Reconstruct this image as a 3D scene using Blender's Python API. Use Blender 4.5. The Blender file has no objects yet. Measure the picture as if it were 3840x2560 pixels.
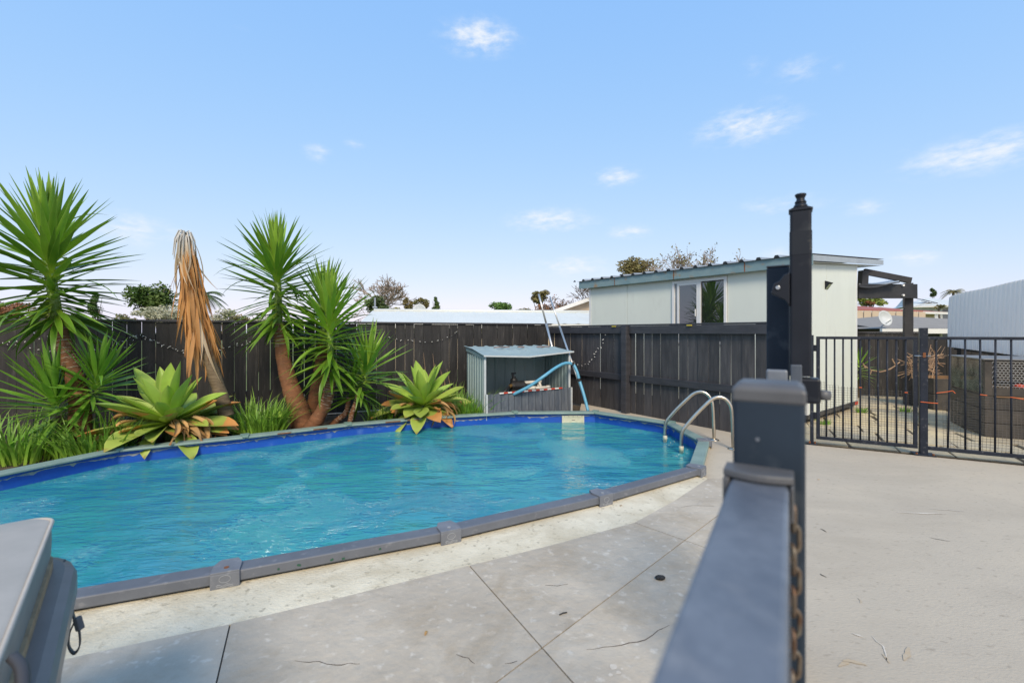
import bpy, bmesh, math, random
from mathutils import Vector, Matrix
from mathutils.geometry import delaunay_2d_cdt

random.seed(7)
R = math.radians
scene = bpy.context.scene
col = scene.collection

# ------------------------------------------------------------------ camera
F, CX, HY, EYE = 1700.0, 1920.0, 1246.0, 1.24      # focal length, principal column, horizon row, eye height
cam_data = bpy.data.cameras.new('camera')
cam = bpy.data.objects.new('camera', cam_data)
col.objects.link(cam)
cam.location = (0, 0, EYE)
cam.rotation_euler = (R(90), 0, 0)
cam_data.sensor_width = 36
cam_data.lens = 36 * F / 3840
cam_data.shift_y = -(1280 - HY) / 3840
cam_data.clip_start = 0.02
cam_data.clip_end = 3000
cam_data.dof.use_dof = True
cam_data.dof.focus_distance = 5.5
cam_data.dof.aperture_fstop = 3.8
scene.camera = cam

# ------------------------------------------------------------------ sky and sun
SUN_EL, SUN_AZ = 42.0, 173.0       # azimuth clockwise from +Y: behind the camera, a little to its right
world = bpy.data.worlds.new('World')
scene.world = world
world.use_nodes = True
wn, wl = world.node_tree.nodes, world.node_tree.links
wn.clear()


def wmath(op, a, b=None, c=None):
    n = wn.new('ShaderNodeMath')
    n.operation = op
    for i, v in enumerate((a, b, c)):
        if v is None:
            continue
        if isinstance(v, (int, float)):
            n.inputs[i].default_value = v
        else:
            wl.new(v, n.inputs[i])
    return n.outputs[0]


sky = wn.new('ShaderNodeTexSky')
sky.sky_type = 'NISHITA'
sky.sun_disc = False
sky.sun_elevation = R(SUN_EL)
sky.sun_rotation = R(SUN_AZ)
sky.altitude = 0
sky.air_density = 1.0
sky.dust_density = 0.6
sky.ozone_density = 1.2
tc = wn.new('ShaderNodeTexCoord')
sep = wn.new('ShaderNodeSeparateXYZ')
wl.new(tc.outputs['Generated'], sep.inputs[0])
az = wmath('ARCTAN2', sep.outputs[0], sep.outputs[1])
azw = wmath('WRAP', az, R(58), R(-58))                # the same drifts of cloud go on round the sky
el = wmath('ARCSINE', sep.outputs[2])
noise = wn.new('ShaderNodeTexNoise')
noise.inputs['Scale'].default_value = 24
noise.inputs['Detail'].default_value = 7
noise.inputs['Roughness'].default_value = 0.62
comb = wn.new('ShaderNodeCombineXYZ')
wl.new(wmath('MULTIPLY', azw, .8), comb.inputs[0])
wl.new(wmath('MULTIPLY', el, 1.9), comb.inputs[1])
wl.new(comb.outputs[0], noise.inputs['Vector'])
noise2 = wn.new('ShaderNodeTexNoise')
noise2.inputs['Scale'].default_value = 60
noise2.inputs['Detail'].default_value = 5
wl.new(comb.outputs[0], noise2.inputs['Vector'])
nz = wmath('ADD', wmath('MULTIPLY', wmath('SUBTRACT', noise.outputs[0], 0.5), 2.4),
           wmath('MULTIPLY', wmath('SUBTRACT', noise2.outputs[0], 0.5), 0.9))
# clouds: picture column, row, half width, half height, density
CLOUDS = [(1800, 140, 105, 38, .9), (1740, 165, 70, 26, .6), (1190, 575, 45, 26, .6), (1330, 545, 38, 16, .45), (2800, 470, 150, 48, .8),
          (2700, 490, 90, 26, .45), (3000, 262, 90, 34, .55), (2830, 245, 50, 28, .4), (3135, 255, 30, 26, .35),
          (3680, 575, 240, 50, .9), (3380, 555, 70, 26, .3), (2300, 665, 75, 27, .75), (2060, 825, 130, 33, .8),
          (2360, 870, 65, 20, .75), (2140, 1000, 120, 30, .75), (500, 860, 120, 48, .75), (620, 880, 90, 26, .6),
          (3430, 970, 80, 24, .7), (3240, 780, 80, 26, .6), (2920, 770, 160, 30, .5), (2925, 955, 60, 22, .7),
          (900, 105, 70, 26, .22)]
total = None
for (px, py, hw, hh, dens) in CLOUDS:
    u = (px - CX) / F
    a0 = math.atan(u)
    e0 = math.atan((HY - py) / F * math.cos(a0))
    sw = hw / F * math.cos(a0) ** 2 * 1.25
    sh = hh / F * math.cos(a0) * 1.3
    dx = wmath('MULTIPLY', wmath('SUBTRACT', azw, a0), 1 / sw)
    dy = wmath('MULTIPLY', wmath('SUBTRACT', el, e0), 1 / sh)
    d2 = wmath('ADD', wmath('MULTIPLY', dx, dx), wmath('MULTIPLY', dy, dy))
    m = wmath('MULTIPLY', wmath('EXPONENT', wmath('MULTIPLY', d2, -0.8)), dens)
    total = m if total is None else wmath('MAXIMUM', total, m)
cl = wmath('MULTIPLY', total, wmath('ADD', 0.8, nz))
mr = wn.new('ShaderNodeMapRange')
mr.interpolation_type = 'SMOOTHSTEP'
mr.inputs['From Min'].default_value = 0.12
mr.inputs['From Max'].default_value = 1.15
wl.new(cl, mr.inputs['Value'])
# the photograph's tone curve flattens the sky: compress each channel of the sky model evenly all round
sepc = wn.new('ShaderNodeSeparateColor')
wl.new(sky.outputs[0], sepc.inputs[0])
comc = wn.new('ShaderNodeCombineColor')
for ch, (gain, power) in enumerate(((2.15, .58), (3.38, .32), (6.5, .06))):
    wl.new(wmath('MULTIPLY', wmath('POWER', sepc.outputs[ch], power), gain), comc.inputs[ch])
cmix = wn.new('ShaderNodeMix')
cmix.data_type = 'RGBA'
wl.new(wmath('MULTIPLY', mr.outputs[0], 0.92), cmix.inputs['Factor'])
wl.new(comc.outputs[0], cmix.inputs['A'])
cmix.inputs['B'].default_value = (6.5, 6.75, 7.05, 1)
bg = wn.new('ShaderNodeBackground')
bg.inputs['Strength'].default_value = 0.107
wl.new(cmix.outputs['Result'], bg.inputs['Color'])
wo = wn.new('ShaderNodeOutputWorld')
wl.new(bg.outputs[0], wo.inputs['Surface'])

sun_data = bpy.data.lights.new('sun', 'SUN')
sun_data.energy = 2.6
sun_data.angle = R(18)
sun_data.color = (1.0, 0.86, 0.66)
sun = bpy.data.objects.new('sun', sun_data)
col.objects.link(sun)
sd = Vector((math.sin(R(SUN_AZ)) * math.cos(R(SUN_EL)), math.cos(R(SUN_AZ)) * math.cos(R(SUN_EL)), math.sin(R(SUN_EL))))
sun.rotation_euler = sd.to_track_quat('Z', 'Y').to_euler()

vs = scene.view_settings
vs.view_transform = 'Standard'
vs.look = 'None'
vs.exposure = 0.4
vs.gamma = 1
vs.use_curve_mapping = False
scene.cycles.max_bounces = 6
scene.cycles.diffuse_bounces = 3
scene.cycles.transparent_max_bounces = 12
scene.cycles.caustics_reflective = False
scene.cycles.caustics_refractive = False
scene.cycles.sample_clamp_indirect = 6


# ------------------------------------------------------------------ helpers
def G(px, py, z=0.0):
    """point of the photograph lying on the level z"""
    Y = (EYE - z) * F / (py - HY)
    return Vector(((px - CX) / F * Y, Y, z))


def D(px, py, Y):
    """point of the photograph standing at depth Y"""
    return Vector(((px - CX) / F * Y, Y, EYE + (HY - py) / F * Y))


def lerp(a, b, t):
    return a + (b - a) * t


def smooth(a, b, x):
    t = max(0.0, min(1.0, (x - a) / (b - a)))
    return t * t * (3 - 2 * t)


def frame(origin, xdir):
    """matrix with x along xdir (horizontal), z up"""
    x = Vector((xdir[0], xdir[1], 0)).normalized()
    y = Vector((-x.y, x.x, 0))
    m = Matrix(((x.x, y.x, 0, origin[0]), (x.y, y.y, 0, origin[1]), (0, 0, 1, origin[2]), (0, 0, 0, 1)))
    return m


class MB:
    def __init__(s, M=None):
        s.v, s.f, s.M = [], [], M

    def add(s, vs_, fs):
        o = len(s.v)
        for p in vs_:
            p = Vector(p)
            s.v.append(s.M @ p if s.M is not None else p)
        s.f += [tuple(i + o for i in f) for f in fs]
        return s

    def box(s, x0, x1, y0, y1, z0, z1):
        return s.add([(x0, y0, z0), (x1, y0, z0), (x1, y1, z0), (x0, y1, z0), (x0, y0, z1), (x1, y0, z1), (x1, y1, z1), (x0, y1, z1)],
                     [(0, 3, 2, 1), (4, 5, 6, 7), (0, 1, 5, 4), (1, 2, 6, 5), (2, 3, 7, 6), (3, 0, 4, 7)])

    def beam(s, p, q, w, h, up=(0, 0, 1)):
        p, q = Vector(p), Vector(q)
        d = (q - p).normalized()
        sx = d.cross(Vector(up))
        if sx.length < 1e-6:
            sx = d.cross(Vector((0, 1, 0)))
        sx.normalize()
        uz = sx.cross(d).normalized()
        a, b = sx * w / 2, uz * h / 2
        return s.add([p - a - b, p + a - b, p + a + b, p - a + b, q - a - b, q + a - b, q + a + b, q - a + b],
                     [(0, 3, 2, 1), (4, 5, 6, 7), (0, 1, 5, 4), (1, 2, 6, 5), (2, 3, 7, 6), (3, 0, 4, 7)])

    def tube(s, path, r, n=8, cap=True):
        path = [Vector(p) for p in path]
        m = len(path)
        rs = r if isinstance(r, (list, tuple)) else [r] * m
        vs_, fs = [], []
        prev = None
        for i, p in enumerate(path):
            t = (path[min(i + 1, m - 1)] - path[max(i - 1, 0)])
            t.normalize()
            if prev is None:
                a = t.cross(Vector((0, 0, 1)))
                if a.length < 1e-3:
                    a = t.cross(Vector((1, 0, 0)))
            else:
                a = prev - t * prev.dot(t)
            a.normalize()
            prev = a
            b = t.cross(a)
            for k in range(n):
                an = 2 * math.pi * k / n
                vs_.append(p + (a * math.cos(an) + b * math.sin(an)) * rs[i])
        for i in range(m - 1):
            for k in range(n):
                k2 = (k + 1) % n
                fs.append((i * n + k, i * n + k2, (i + 1) * n + k2, (i + 1) * n + k))
        if cap:
            fs.append(tuple(range(n))[::-1])
            fs.append(tuple((m - 1) * n + k for k in range(n)))
        return s.add(vs_, fs)

    def lathe(s, prof, c=(0, 0, 0), n=16, sq=False):
        vs_, fs = [], []
        for (r, z) in prof:
            for k in range(n):
                an = 2 * math.pi * (k + (.5 if sq else 0)) / n
                rr = r * (math.sqrt(2) if sq else 1)
                vs_.append((c[0] + rr * math.cos(an), c[1] + rr * math.sin(an), c[2] + z))
        for i in range(len(prof) - 1):
            for k in range(n):
                k2 = (k + 1) % n
                fs.append((i * n + k, i * n + k2, (i + 1) * n + k2, (i + 1) * n + k))
        fs.append(tuple(range(n))[::-1])
        fs.append(tuple((len(prof) - 1) * n + k for k in range(n)))
        return s.add(vs_, fs)

    def prism(s, pts, z0, z1):
        n = len(pts)
        vs_ = [(p[0], p[1], z0) for p in pts] + [(p[0], p[1], z1) for p in pts]
        fs = [tuple(range(n))[::-1], tuple(range(n, 2 * n))]
        fs += [(i, (i + 1) % n, (i + 1) % n + n, i + n) for i in range(n)]
        return s.add(vs_, fs)

    def quad(s, a, b, c, d):
        return s.add([a, b, c, d], [(0, 1, 2, 3)])

    def corr(s, o, ux, uy, wx, wy, pitch, depth, per=6, trap=False):
        """corrugated sheet: origin o, ribs run along uy, profile along ux, rise along the normal"""
        o, ux, uy = Vector(o), Vector(ux).normalized(), Vector(uy).normalized()
        nrm = ux.cross(uy).normalized()
        xs = []
        if trap:
            k = 0.0
            while k < wx:
                for fr, h in ((0, 0), (.66, 0), (.76, 1), (.92, 1)):
                    if k + fr * pitch <= wx:
                        xs.append((k + fr * pitch, h))
                k += pitch
            xs.append((wx, 0))
        else:
            nn = int(wx / pitch * per)
            for i in range(nn + 1):
                x = wx * i / nn
                xs.append((x, .5 + .5 * math.sin(2 * math.pi * x / pitch)))
        vs_, fs = [], []
        for (x, h) in xs:
            for y in (0, wy):
                vs_.append(o + ux * x + uy * y + nrm * h * depth)
        for i in range(len(xs) - 1):
            fs.append((2 * i, 2 * i + 2, 2 * i + 3, 2 * i + 1))
        return s.add(vs_, fs)

    def mesh(s, name, mat=None, smooth=False):
        me = bpy.data.meshes.new(name)
        me.from_pydata([tuple(p) for p in s.v], [], s.f)
        me.update()
        if mat is not None:
            for m_ in (mat if isinstance(mat, (list, tuple)) else [mat]):
                me.materials.append(m_)
        if smooth:
            me.polygons.foreach_set('use_smooth', [True] * len(me.polygons))
        return me

    def build(s, name, mat, parent=None, smooth=False, bevel=0, solid=0, fix=True):
        me = s.mesh(name, mat, smooth)
        if fix:
            bm = bmesh.new()
            bm.from_mesh(me)
            bmesh.ops.recalc_face_normals(bm, faces=bm.faces)
            bm.to_mesh(me)
            bm.free()
        o = link(name, me, parent)
        if solid:
            m_ = o.modifiers.new('thickness', 'SOLIDIFY')
            m_.thickness = solid
            m_.offset = 0
        if bevel:
            m_ = o.modifiers.new('bevel', 'BEVEL')
            m_.width = bevel
            m_.segments = 2
            m_.limit_method = 'ANGLE'
            m_.angle_limit = R(40)
        return o


def inv_of(parent):
    """inverse that cancels a top-level parent's own placement (parts are built in world coordinates)"""
    if parent is None:
        return Matrix.Identity(4)
    if parent.parent is None:
        return parent.matrix_basis.inverted()
    return Matrix.Identity(4)


def link(name, data, parent=None, mw=None):
    o = bpy.data.objects.new(name, data)
    col.objects.link(o)
    if parent is not None:
        o.parent = parent
        o.matrix_parent_inverse = inv_of(parent)
    if mw is not None:
        o.matrix_basis = mw
    return o


def tag(o, label=None, cat=None, group=None, kind=None):
    if label:
        o['label'] = label
    if cat:
        o['category'] = cat
    if group:
        o['group'] = group
    if kind:
        o['kind'] = kind
    return o


def thing(name, loc, label, cat, group=None):
    o = bpy.data.objects.new(name, None)
    o.empty_display_size = 0.1
    col.objects.link(o)
    o.location = Vector(loc)
    o.matrix_basis = Matrix.Translation(Vector(loc))
    return tag(o, label, cat, group)


# ------------------------------------------------------------------ materials
MATS = {}


def pmat(name, c1, c2=None, scale=6.0, rough=0.6, metallic=0.0, bump=0.0, bscale=None, stretch=(1, 1, 1), c3=None, scale3=40.0,
         amt3=0.35, c4=None, scale4=.7, amt4=.5, rand=0.0, spec=0.5, ior=None, coat=0.0, lo=0.35, hi=0.65, bdist=0.01, rvar=0.0, trans=0.0):
    """Principled material: c1/c2 mottled by noise, c3 as sparse specks, per-object brightness by rand"""
    m = bpy.data.materials.new(name)
    m.use_nodes = True
    nt = m.node_tree
    n, l = nt.nodes, nt.links
    b = n['Principled BSDF']
    b.inputs['Roughness'].default_value = rough
    b.inputs['Metallic'].default_value = metallic
    b.inputs['Specular IOR Level'].default_value = spec
    if ior:
        b.inputs['IOR'].default_value = ior
    if coat:
        b.inputs['Coat Weight'].default_value = coat
        b.inputs['Coat Roughness'].default_value = 0.08
    c1 = tuple(c1) + (1,)
    t = n.new('ShaderNodeTexCoord')
    mp = n.new('ShaderNodeMapping')
    mp.inputs['Scale'].default_value = stretch
    l.new(t.outputs['Object'], mp.inputs['Vector'])
    oi = n.new('ShaderNodeObjectInfo')
    off = n.new('ShaderNodeVectorMath')
    off.operation = 'SCALE'
    off.inputs[0].default_value = (17.0, 23.0, 9.0)
    l.new(oi.outputs['Random'], off.inputs['Scale'])
    addv = n.new('ShaderNodeVectorMath')
    l.new(mp.outputs[0], addv.inputs[0])
    l.new(off.outputs[0], addv.inputs[1])
    vec = addv.outputs[0]
    colour = None
    if c2 is not None:
        nz_ = n.new('ShaderNodeTexNoise')
        nz_.inputs['Scale'].default_value = scale
        nz_.inputs['Detail'].default_value = 6
        nz_.inputs['Roughness'].default_value = 0.65
        l.new(vec, nz_.inputs['Vector'])
        r_ = n.new('ShaderNodeMapRange')
        r_.inputs['From Min'].default_value = lo
        r_.inputs['From Max'].default_value = hi
        l.new(nz_.outputs[0], r_.inputs['Value'])
        mx = n.new('ShaderNodeMix')
        mx.data_type = 'RGBA'
        l.new(r_.outputs[0], mx.inputs['Factor'])
        mx.inputs['A'].default_value = c1
        mx.inputs['B'].default_value = tuple(c2) + (1,)
        colour = mx.outputs['Result']
        if rvar:
            rr = n.new('ShaderNodeMapRange')
            rr.inputs['To Min'].default_value = max(0.02, rough - rvar)
            rr.inputs['To Max'].default_value = min(1, rough + rvar)
            l.new(nz_.outputs[0], rr.inputs['Value'])
            l.new(rr.outputs[0], b.inputs['Roughness'])
    if c3 is not None:
        n3 = n.new('ShaderNodeTexNoise')
        n3.inputs['Scale'].default_value = scale3
        n3.inputs['Detail'].default_value = 4
        l.new(vec, n3.inputs['Vector'])
        r3 = n.new('ShaderNodeMapRange')
        r3.inputs['From Min'].default_value = 0.60
        r3.inputs['From Max'].default_value = 0.72
        r3.inputs['To Max'].default_value = amt3
        l.new(n3.outputs[0], r3.inputs['Value'])
        m3 = n.new('ShaderNodeMix')
        m3.data_type = 'RGBA'
        l.new(r3.outputs[0], m3.inputs['Factor'])
        if colour is None:
            m3.inputs['A'].default_value = c1
        else:
            l.new(colour, m3.inputs['A'])
        m3.inputs['B'].default_value = tuple(c3) + (1,)
        colour = m3.outputs['Result']
    if c4 is not None:
        n4 = n.new('ShaderNodeTexNoise')
        n4.inputs['Scale'].default_value = scale4
        n4.inputs['Detail'].default_value = 8
        n4.inputs['Roughness'].default_value = 0.7
        n4.inputs['Distortion'].default_value = 0.6
        l.new(vec, n4.inputs['Vector'])
        r4 = n.new('ShaderNodeMapRange')
        r4.inputs['From Min'].default_value = 0.48
        r4.inputs['From Max'].default_value = 0.68
        r4.inputs['To Max'].default_value = amt4
        l.new(n4.outputs[0], r4.inputs['Value'])
        m4 = n.new('ShaderNodeMix')
        m4.data_type = 'RGBA'
        l.new(r4.outputs[0], m4.inputs['Factor'])
        if colour is None:
            m4.inputs['A'].default_value = c1
        else:
            l.new(colour, m4.inputs['A'])
        m4.inputs['B'].default_value = tuple(c4) + (1,)
        colour = m4.outputs['Result']
    if rand:
        hs = n.new('ShaderNodeHueSaturation')
        rr = n.new('ShaderNodeMapRange')
        rr.inputs['To Min'].default_value = 1 - rand
        rr.inputs['To Max'].default_value = 1 + rand
        l.new(oi.outputs['Random'], rr.inputs['Value'])
        l.new(rr.outputs[0], hs.inputs['Value'])
        if colour is None:
            hs.inputs['Color'].default_value = c1
        else:
            l.new(colour, hs.inputs['Color'])
        colour = hs.outputs[0]
    if colour is None:
        b.inputs['Base Color'].default_value = c1
    else:
        l.new(colour, b.inputs['Base Color'])
    if bump:
        nb = n.new('ShaderNodeTexNoise')
        nb.inputs['Scale'].default_value = bscale or scale * 4
        nb.inputs['Detail'].default_value = 5
        l.new(vec, nb.inputs['Vector'])
        bp = n.new('ShaderNodeBump')
        bp.inputs['Strength'].default_value = bump
        bp.inputs['Distance'].default_value = bdist
        l.new(nb.outputs[0], bp.inputs['Height'])
        l.new(bp.outputs[0], b.inputs['Normal'])
    MATS[name] = m
    return m


def leaf_mat(name, base, mid, tip, edge, tip_at=0.9, rough=0.38, rand=0.25, brown=None, brown_at=1.1):
    """leaf coloured along its length (local y, 0 base to 1 tip) and across (local x)"""
    m = bpy.data.materials.new(name)
    m.use_nodes = True
    n, l = m.node_tree.nodes, m.node_tree.links
    b = n['Principled BSDF']
    b.inputs['Roughness'].default_value = rough
    uv = n.new('ShaderNodeUVMap')
    sp = n.new('ShaderNodeSeparateXYZ')
    l.new(uv.outputs[0], sp.inputs[0])
    ramp = n.new('ShaderNodeValToRGB')
    e = ramp.color_ramp.elements
    e[0].position, e[0].color = 0.0, tuple(base) + (1,)
    e[1].position, e[1].color = 0.3, tuple(mid) + (1,)
    k = e.new(tip_at)
    k.color = tuple(lerp(mid[i], tip[i], .25) for i in range(3)) + (1,)
    k = e.new(1.0)
    k.color = tuple(tip) + (1,)
    l.new(sp.outputs[1], ramp.inputs[0])
    # pale margin and midrib
    ab = n.new('ShaderNodeMath')
    ab.operation = 'ABSOLUTE'
    l.new(sp.outputs[0], ab.inputs[0])
    mr_ = n.new('ShaderNodeMapRange')
    mr_.inputs['From Min'].default_value = 0.80
    mr_.inputs['From Max'].default_value = 0.98
    mr_.inputs['To Max'].default_value = 0.75
    l.new(ab.outputs[0], mr_.inputs['Value'])
    mx = n.new('ShaderNodeMix')
    mx.data_type = 'RGBA'
    l.new(mr_.outputs[0], mx.inputs['Factor'])
    l.new(ramp.outputs[0], mx.inputs['A'])
    mx.inputs['B'].default_value = tuple(edge) + (1,)
    colour = mx.outputs['Result']
    oi = n.new('ShaderNodeObjectInfo')
    t = n.new('ShaderNodeTexCoord')
    nz_ = n.new('ShaderNodeTexNoise')
    nz_.noise_dimensions = '4D'
    nz_.inputs['Scale'].default_value = 7
    nz_.inputs['Detail'].default_value = 4
    l.new(t.outputs['Object'], nz_.inputs['Vector'])
    wm = n.new('ShaderNodeMath')
    wm.operation = 'MULTIPLY'
    wm.inputs[1].default_value = 50
    l.new(oi.outputs['Random'], wm.inputs[0])
    l.new(wm.outputs[0], nz_.inputs['W'])
    if brown is not None:
        # withered end: begins at a length that differs from leaf to leaf, with a ragged border
        r1 = n.new('ShaderNodeMapRange')
        r1.inputs['To Min'].default_value = brown_at - 0.28
        r1.inputs['To Max'].default_value = brown_at + 0.45
        l.new(oi.outputs['Random'], r1.inputs['Value'])
        s1 = n.new('ShaderNodeMath')
        s1.operation = 'SUBTRACT'
        l.new(sp.outputs[1], s1.inputs[0])
        l.new(r1.outputs[0], s1.inputs[1])
        s2 = n.new('ShaderNodeMath')
        s2.operation = 'MULTIPLY_ADD'
        l.new(nz_.outputs[0], s2.inputs[0])
        s2.inputs[1].default_value = 0.3
        l.new(s1.outputs[0], s2.inputs[2])
        r2 = n.new('ShaderNodeMapRange')
        r2.inputs['From Min'].default_value = 0.13
        r2.inputs['From Max'].default_value = 0.18
        l.new(s2.outputs[0], r2.inputs['Value'])
        m2 = n.new('ShaderNodeMix')
        m2.data_type = 'RGBA'
        l.new(r2.outputs[0], m2.inputs['Factor'])
        l.new(colour, m2.inputs['A'])
        m2.inputs['B'].default_value = tuple(brown) + (1,)
        colour = m2.outputs['Result']
    hs = n.new('ShaderNodeHueSaturation')
    ad = n.new('ShaderNodeMath')
    ad.operation = 'MULTIPLY_ADD'
    l.new(oi.outputs['Random'], ad.inputs[0])
    ad.inputs[1].default_value = 2 * rand * 0.7
    ad.inputs[2].default_value = 1 - rand
    ad2 = n.new('ShaderNodeMath')
    ad2.operation = 'MULTIPLY_ADD'
    l.new(nz_.outputs[0], ad2.inputs[0])
    ad2.inputs[1].default_value = 0.35
    l.new(ad.outputs[0], ad2.inputs[2])
    l.new(ad2.outputs[0], hs.inputs['Value'])
    l.new(colour, hs.inputs['Color'])
    l.new(hs.outputs[0], b.inputs['Base Color'])
    # thin leaves let light through
    tr = n.new('ShaderNodeBsdfTranslucent')
    l.new(hs.outputs[0], tr.inputs['Color'])
    ms = n.new('ShaderNodeMixShader')
    ms.inputs[0].default_value = 0.22
    l.new(b.outputs[0], ms.inputs[1])
    l.new(tr.outputs[0], ms.inputs[2])
    l.new(ms.outputs[0], n['Material Output'].inputs['Surface'])
    MATS[name] = m
    return m


pmat('concrete_tan', (.51, .445, .345), (.425, .378, .305), scale=1.3, rough=.92, spec=.3, bump=.35, bscale=110, c3=(.26, .22, .17), scale3=42, amt3=.55, c4=(.40, .35, .275), scale4=1.6, amt4=.75, stretch=(.55, 1, 1), lo=.3, hi=.7, bdist=.006)
pmat('concrete_cream', (.72, .66, .51), (.56, .50, .37), scale=3.2, rough=.9, bump=.5, bscale=70, c3=(.22, .19, .13), scale3=30, amt3=.6, c4=(.47, .40, .27), scale4=2.6, amt4=.7, bdist=.01)
pmat('concrete_stamped', (.505, .45, .365), (.395, .348, .28), scale=2.2, rough=.92, spec=.25, bump=1.0, bscale=19, c3=(.70, .66, .58), scale3=22, amt3=.5, c4=(.36, .30, .22), scale4=2.4, amt4=.85, rand=.03, bdist=.008)
pmat('joint_dirt', (.07, .06, .05), (.12, .10, .08), scale=20, rough=.95)
pmat('crack', (.06, .05, .042), (.16, .13, .10), scale=30, rough=.95)
pmat('stain_rust', (.46, .355, .225), (.45, .385, .29), scale=30, rough=.9)
pmat('stain_white', (.60, .55, .47), (.53, .475, .39), scale=30, rough=.8)
pmat('soil', (.06, .045, .03), (.11, .085, .055), scale=9, rough=.95, bump=.8, bscale=40, bdist=.03)
pmat('grass_ground', (.10, .15, .035), (.17, .17, .06), scale=.6, rough=.95, bump=.5, bscale=8, bdist=.05)
pmat('flagstone', (.60, .50, .31), (.43, .37, .27), scale=3.5, rough=.9, bump=.5, bscale=30, c3=(.24, .21, .15), scale3=14, amt3=.5, rand=.10, bdist=.006)
pmat('fence_back', (.012, .0115, .012), (.032, .030, .029), scale=3.0, rough=.62, bump=.5, bscale=9, stretch=(6, 6, .7), rand=.35, c3=(.14, .13, .12), scale3=5, amt3=.35, bdist=.004)
pmat('fence_side', (.036, .035, .038), (.070, .066, .068), scale=3.0, rough=.6, bump=.5, bscale=9, stretch=(6, 6, .7), rand=.22, c3=(.12, .11, .10), scale3=6, amt3=.3, bdist=.004)
pmat('fence_rail', (.050, .050, .058), (.032, .032, .037), scale=4, rough=.5, bump=.3, bscale=12, stretch=(1, 1, 5), rand=.1, c3=(.13, .12, .11), scale3=16, amt3=.3, bdist=.004)
pmat('black_timber', (.018, .018, .020), (.035, .034, .035), scale=4, rough=.5, bump=.3, bscale=14)
pmat('liner_blue', (.010, .075, .42), (.014, .10, .50), scale=2.0, rough=.35, bump=.5, bscale=5, c3=(.25, .42, .62), scale3=9, amt3=.22, bdist=.02)
pmat('liner_floor', (.22, .66, .80), (.18, .58, .74), scale=1.4, rough=.6)
pmat('scum_line', (.50, .47, .36), (.16, .22, .34), scale=14, rough=.9, c3=(.05, .12, .40), scale3=9, amt3=.9)
pmat('rim_grey', (.140, .152, .178), (.112, .122, .144), scale=5, rough=.5, bump=.18, bscale=45, c3=(.36, .36, .37), scale3=26, amt3=.25, bdist=.003)
pmat('rim_green', (.24, .335, .30), (.19, .27, .245), scale=5, rough=.5, bump=.2, bscale=60, c3=(.42, .46, .44), scale3=22, amt3=.35, bdist=.003)
pmat('cap_grey', (.175, .187, .212), (.14, .15, .172), scale=9, rough=.55, bump=.12, bscale=70, c3=(.36, .36, .36), scale3=30, amt3=.25, bdist=.002)
pmat('cap_green', (.20, .31, .27), (.16, .25, .22), scale=9, rough=.55, bump=.15, bscale=60, bdist=.002)
pmat('emblem_grey', (.29, .30, .31), rough=.5)
pmat('rust', (.26, .09, .03), (.13, .05, .02), scale=18, rough=.85)
pmat('paint_chip_green', (.02, .09, .05), rough=.6)
pmat('foot_plastic', (.42, .36, .22), (.28, .22, .13), scale=20, rough=.7)
pmat('stainless', (.72, .64, .52), (.62, .55, .44), scale=8, rough=.3, metallic=1.0, rvar=.08)
pmat('aluminium', (.78, .74, .68), (.66, .63, .58), scale=12, rough=.32, metallic=.9)
pmat('ivory_plastic', (.66, .64, .50), (.56, .53, .40), scale=16, rough=.5)
pmat('steel_slate', (.026, .040, .060), (.020, .030, .045), scale=5, rough=.55, spec=.2, c3=(.16, .18, .20), scale3=14, amt3=.25, bump=.08, bscale=30, rvar=.1, bdist=.002)
pmat('steel_rail', (.185, .208, .240), (.095, .110, .138), scale=11, rough=.45, c3=(.34, .35, .36), scale3=22, amt3=.35, c4=(.06, .074, .098), scale4=5, amt4=.7, bump=.1, bscale=40, rvar=.08, lo=.3, hi=.7, bdist=.002)
pmat('steel_navy', (.012, .016, .026), (.022, .028, .042), scale=7, rough=.5, spec=.25, c3=(.22, .22, .23), scale3=32, amt3=.3, bump=.06, bscale=40, bdist=.002)
pmat('cap_plastic', (.10, .104, .112), (.075, .078, .085), scale=9, rough=.5, c3=(.2, .2, .2), scale3=30, amt3=.3)
pmat('latch_black', (.009, .011, .017), (.015, .018, .026), scale=6, rough=.42, spec=.28, c3=(.07, .075, .08), scale3=9, amt3=.5, bump=.05, bscale=60, bdist=.002)
pmat('latch_worn', (.016, .020, .028), (.16, .15, .125), scale=22, rough=.6, spec=.25, lo=.54, hi=.74)
pmat('chain_metal', (.19, .175, .14), (.13, .065, .035), scale=40, rough=.55, metallic=.6)
pmat('screw_metal', (.42, .44, .46), rough=.35, metallic=.8)
pmat('shed_panel', (.69, .74, .67), (.645, .69, .63), scale=1.2, rough=.5, c3=(.44, .44, .40), scale3=8, amt3=.12, stretch=(1, 1, .4))
pmat('weed_flower', (.6, .5, .1), rough=.7)
pmat('shed_white', (.72, .74, .73), (.66, .68, .67), scale=5, rough=.45)
pmat('fascia_blue', (.15, .25, .285), (.235, .32, .33), scale=4, rough=.55, c3=(.32, .19, .08), scale3=6, amt3=.8, bump=.1, bscale=20, lo=.3, hi=.7)
pmat('fascia_grey', (.36, .41, .45), (.30, .34, .38), scale=4, rough=.5)
pmat('roof_zinc', (.36, .40, .43), (.26, .27, .28), scale=3, rough=.45, metallic=.3, c3=(.25, .12, .06), scale3=10, amt3=.5)
pmat('dark_metal', (.03, .032, .036), (.05, .05, .052), scale=9, rough=.5)
pmat('window_frame', (.74, .75, .74), (.70, .71, .70), scale=9, rough=.4)
pmat('window_dark', (.02, .022, .024), rough=.4)
pmat('locker_green', (.30, .385, .385), (.25, .33, .335), scale=3, rough=.5, c3=(.18, .20, .20), scale3=7, amt3=.3, stretch=(1, 1, .4))
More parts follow.
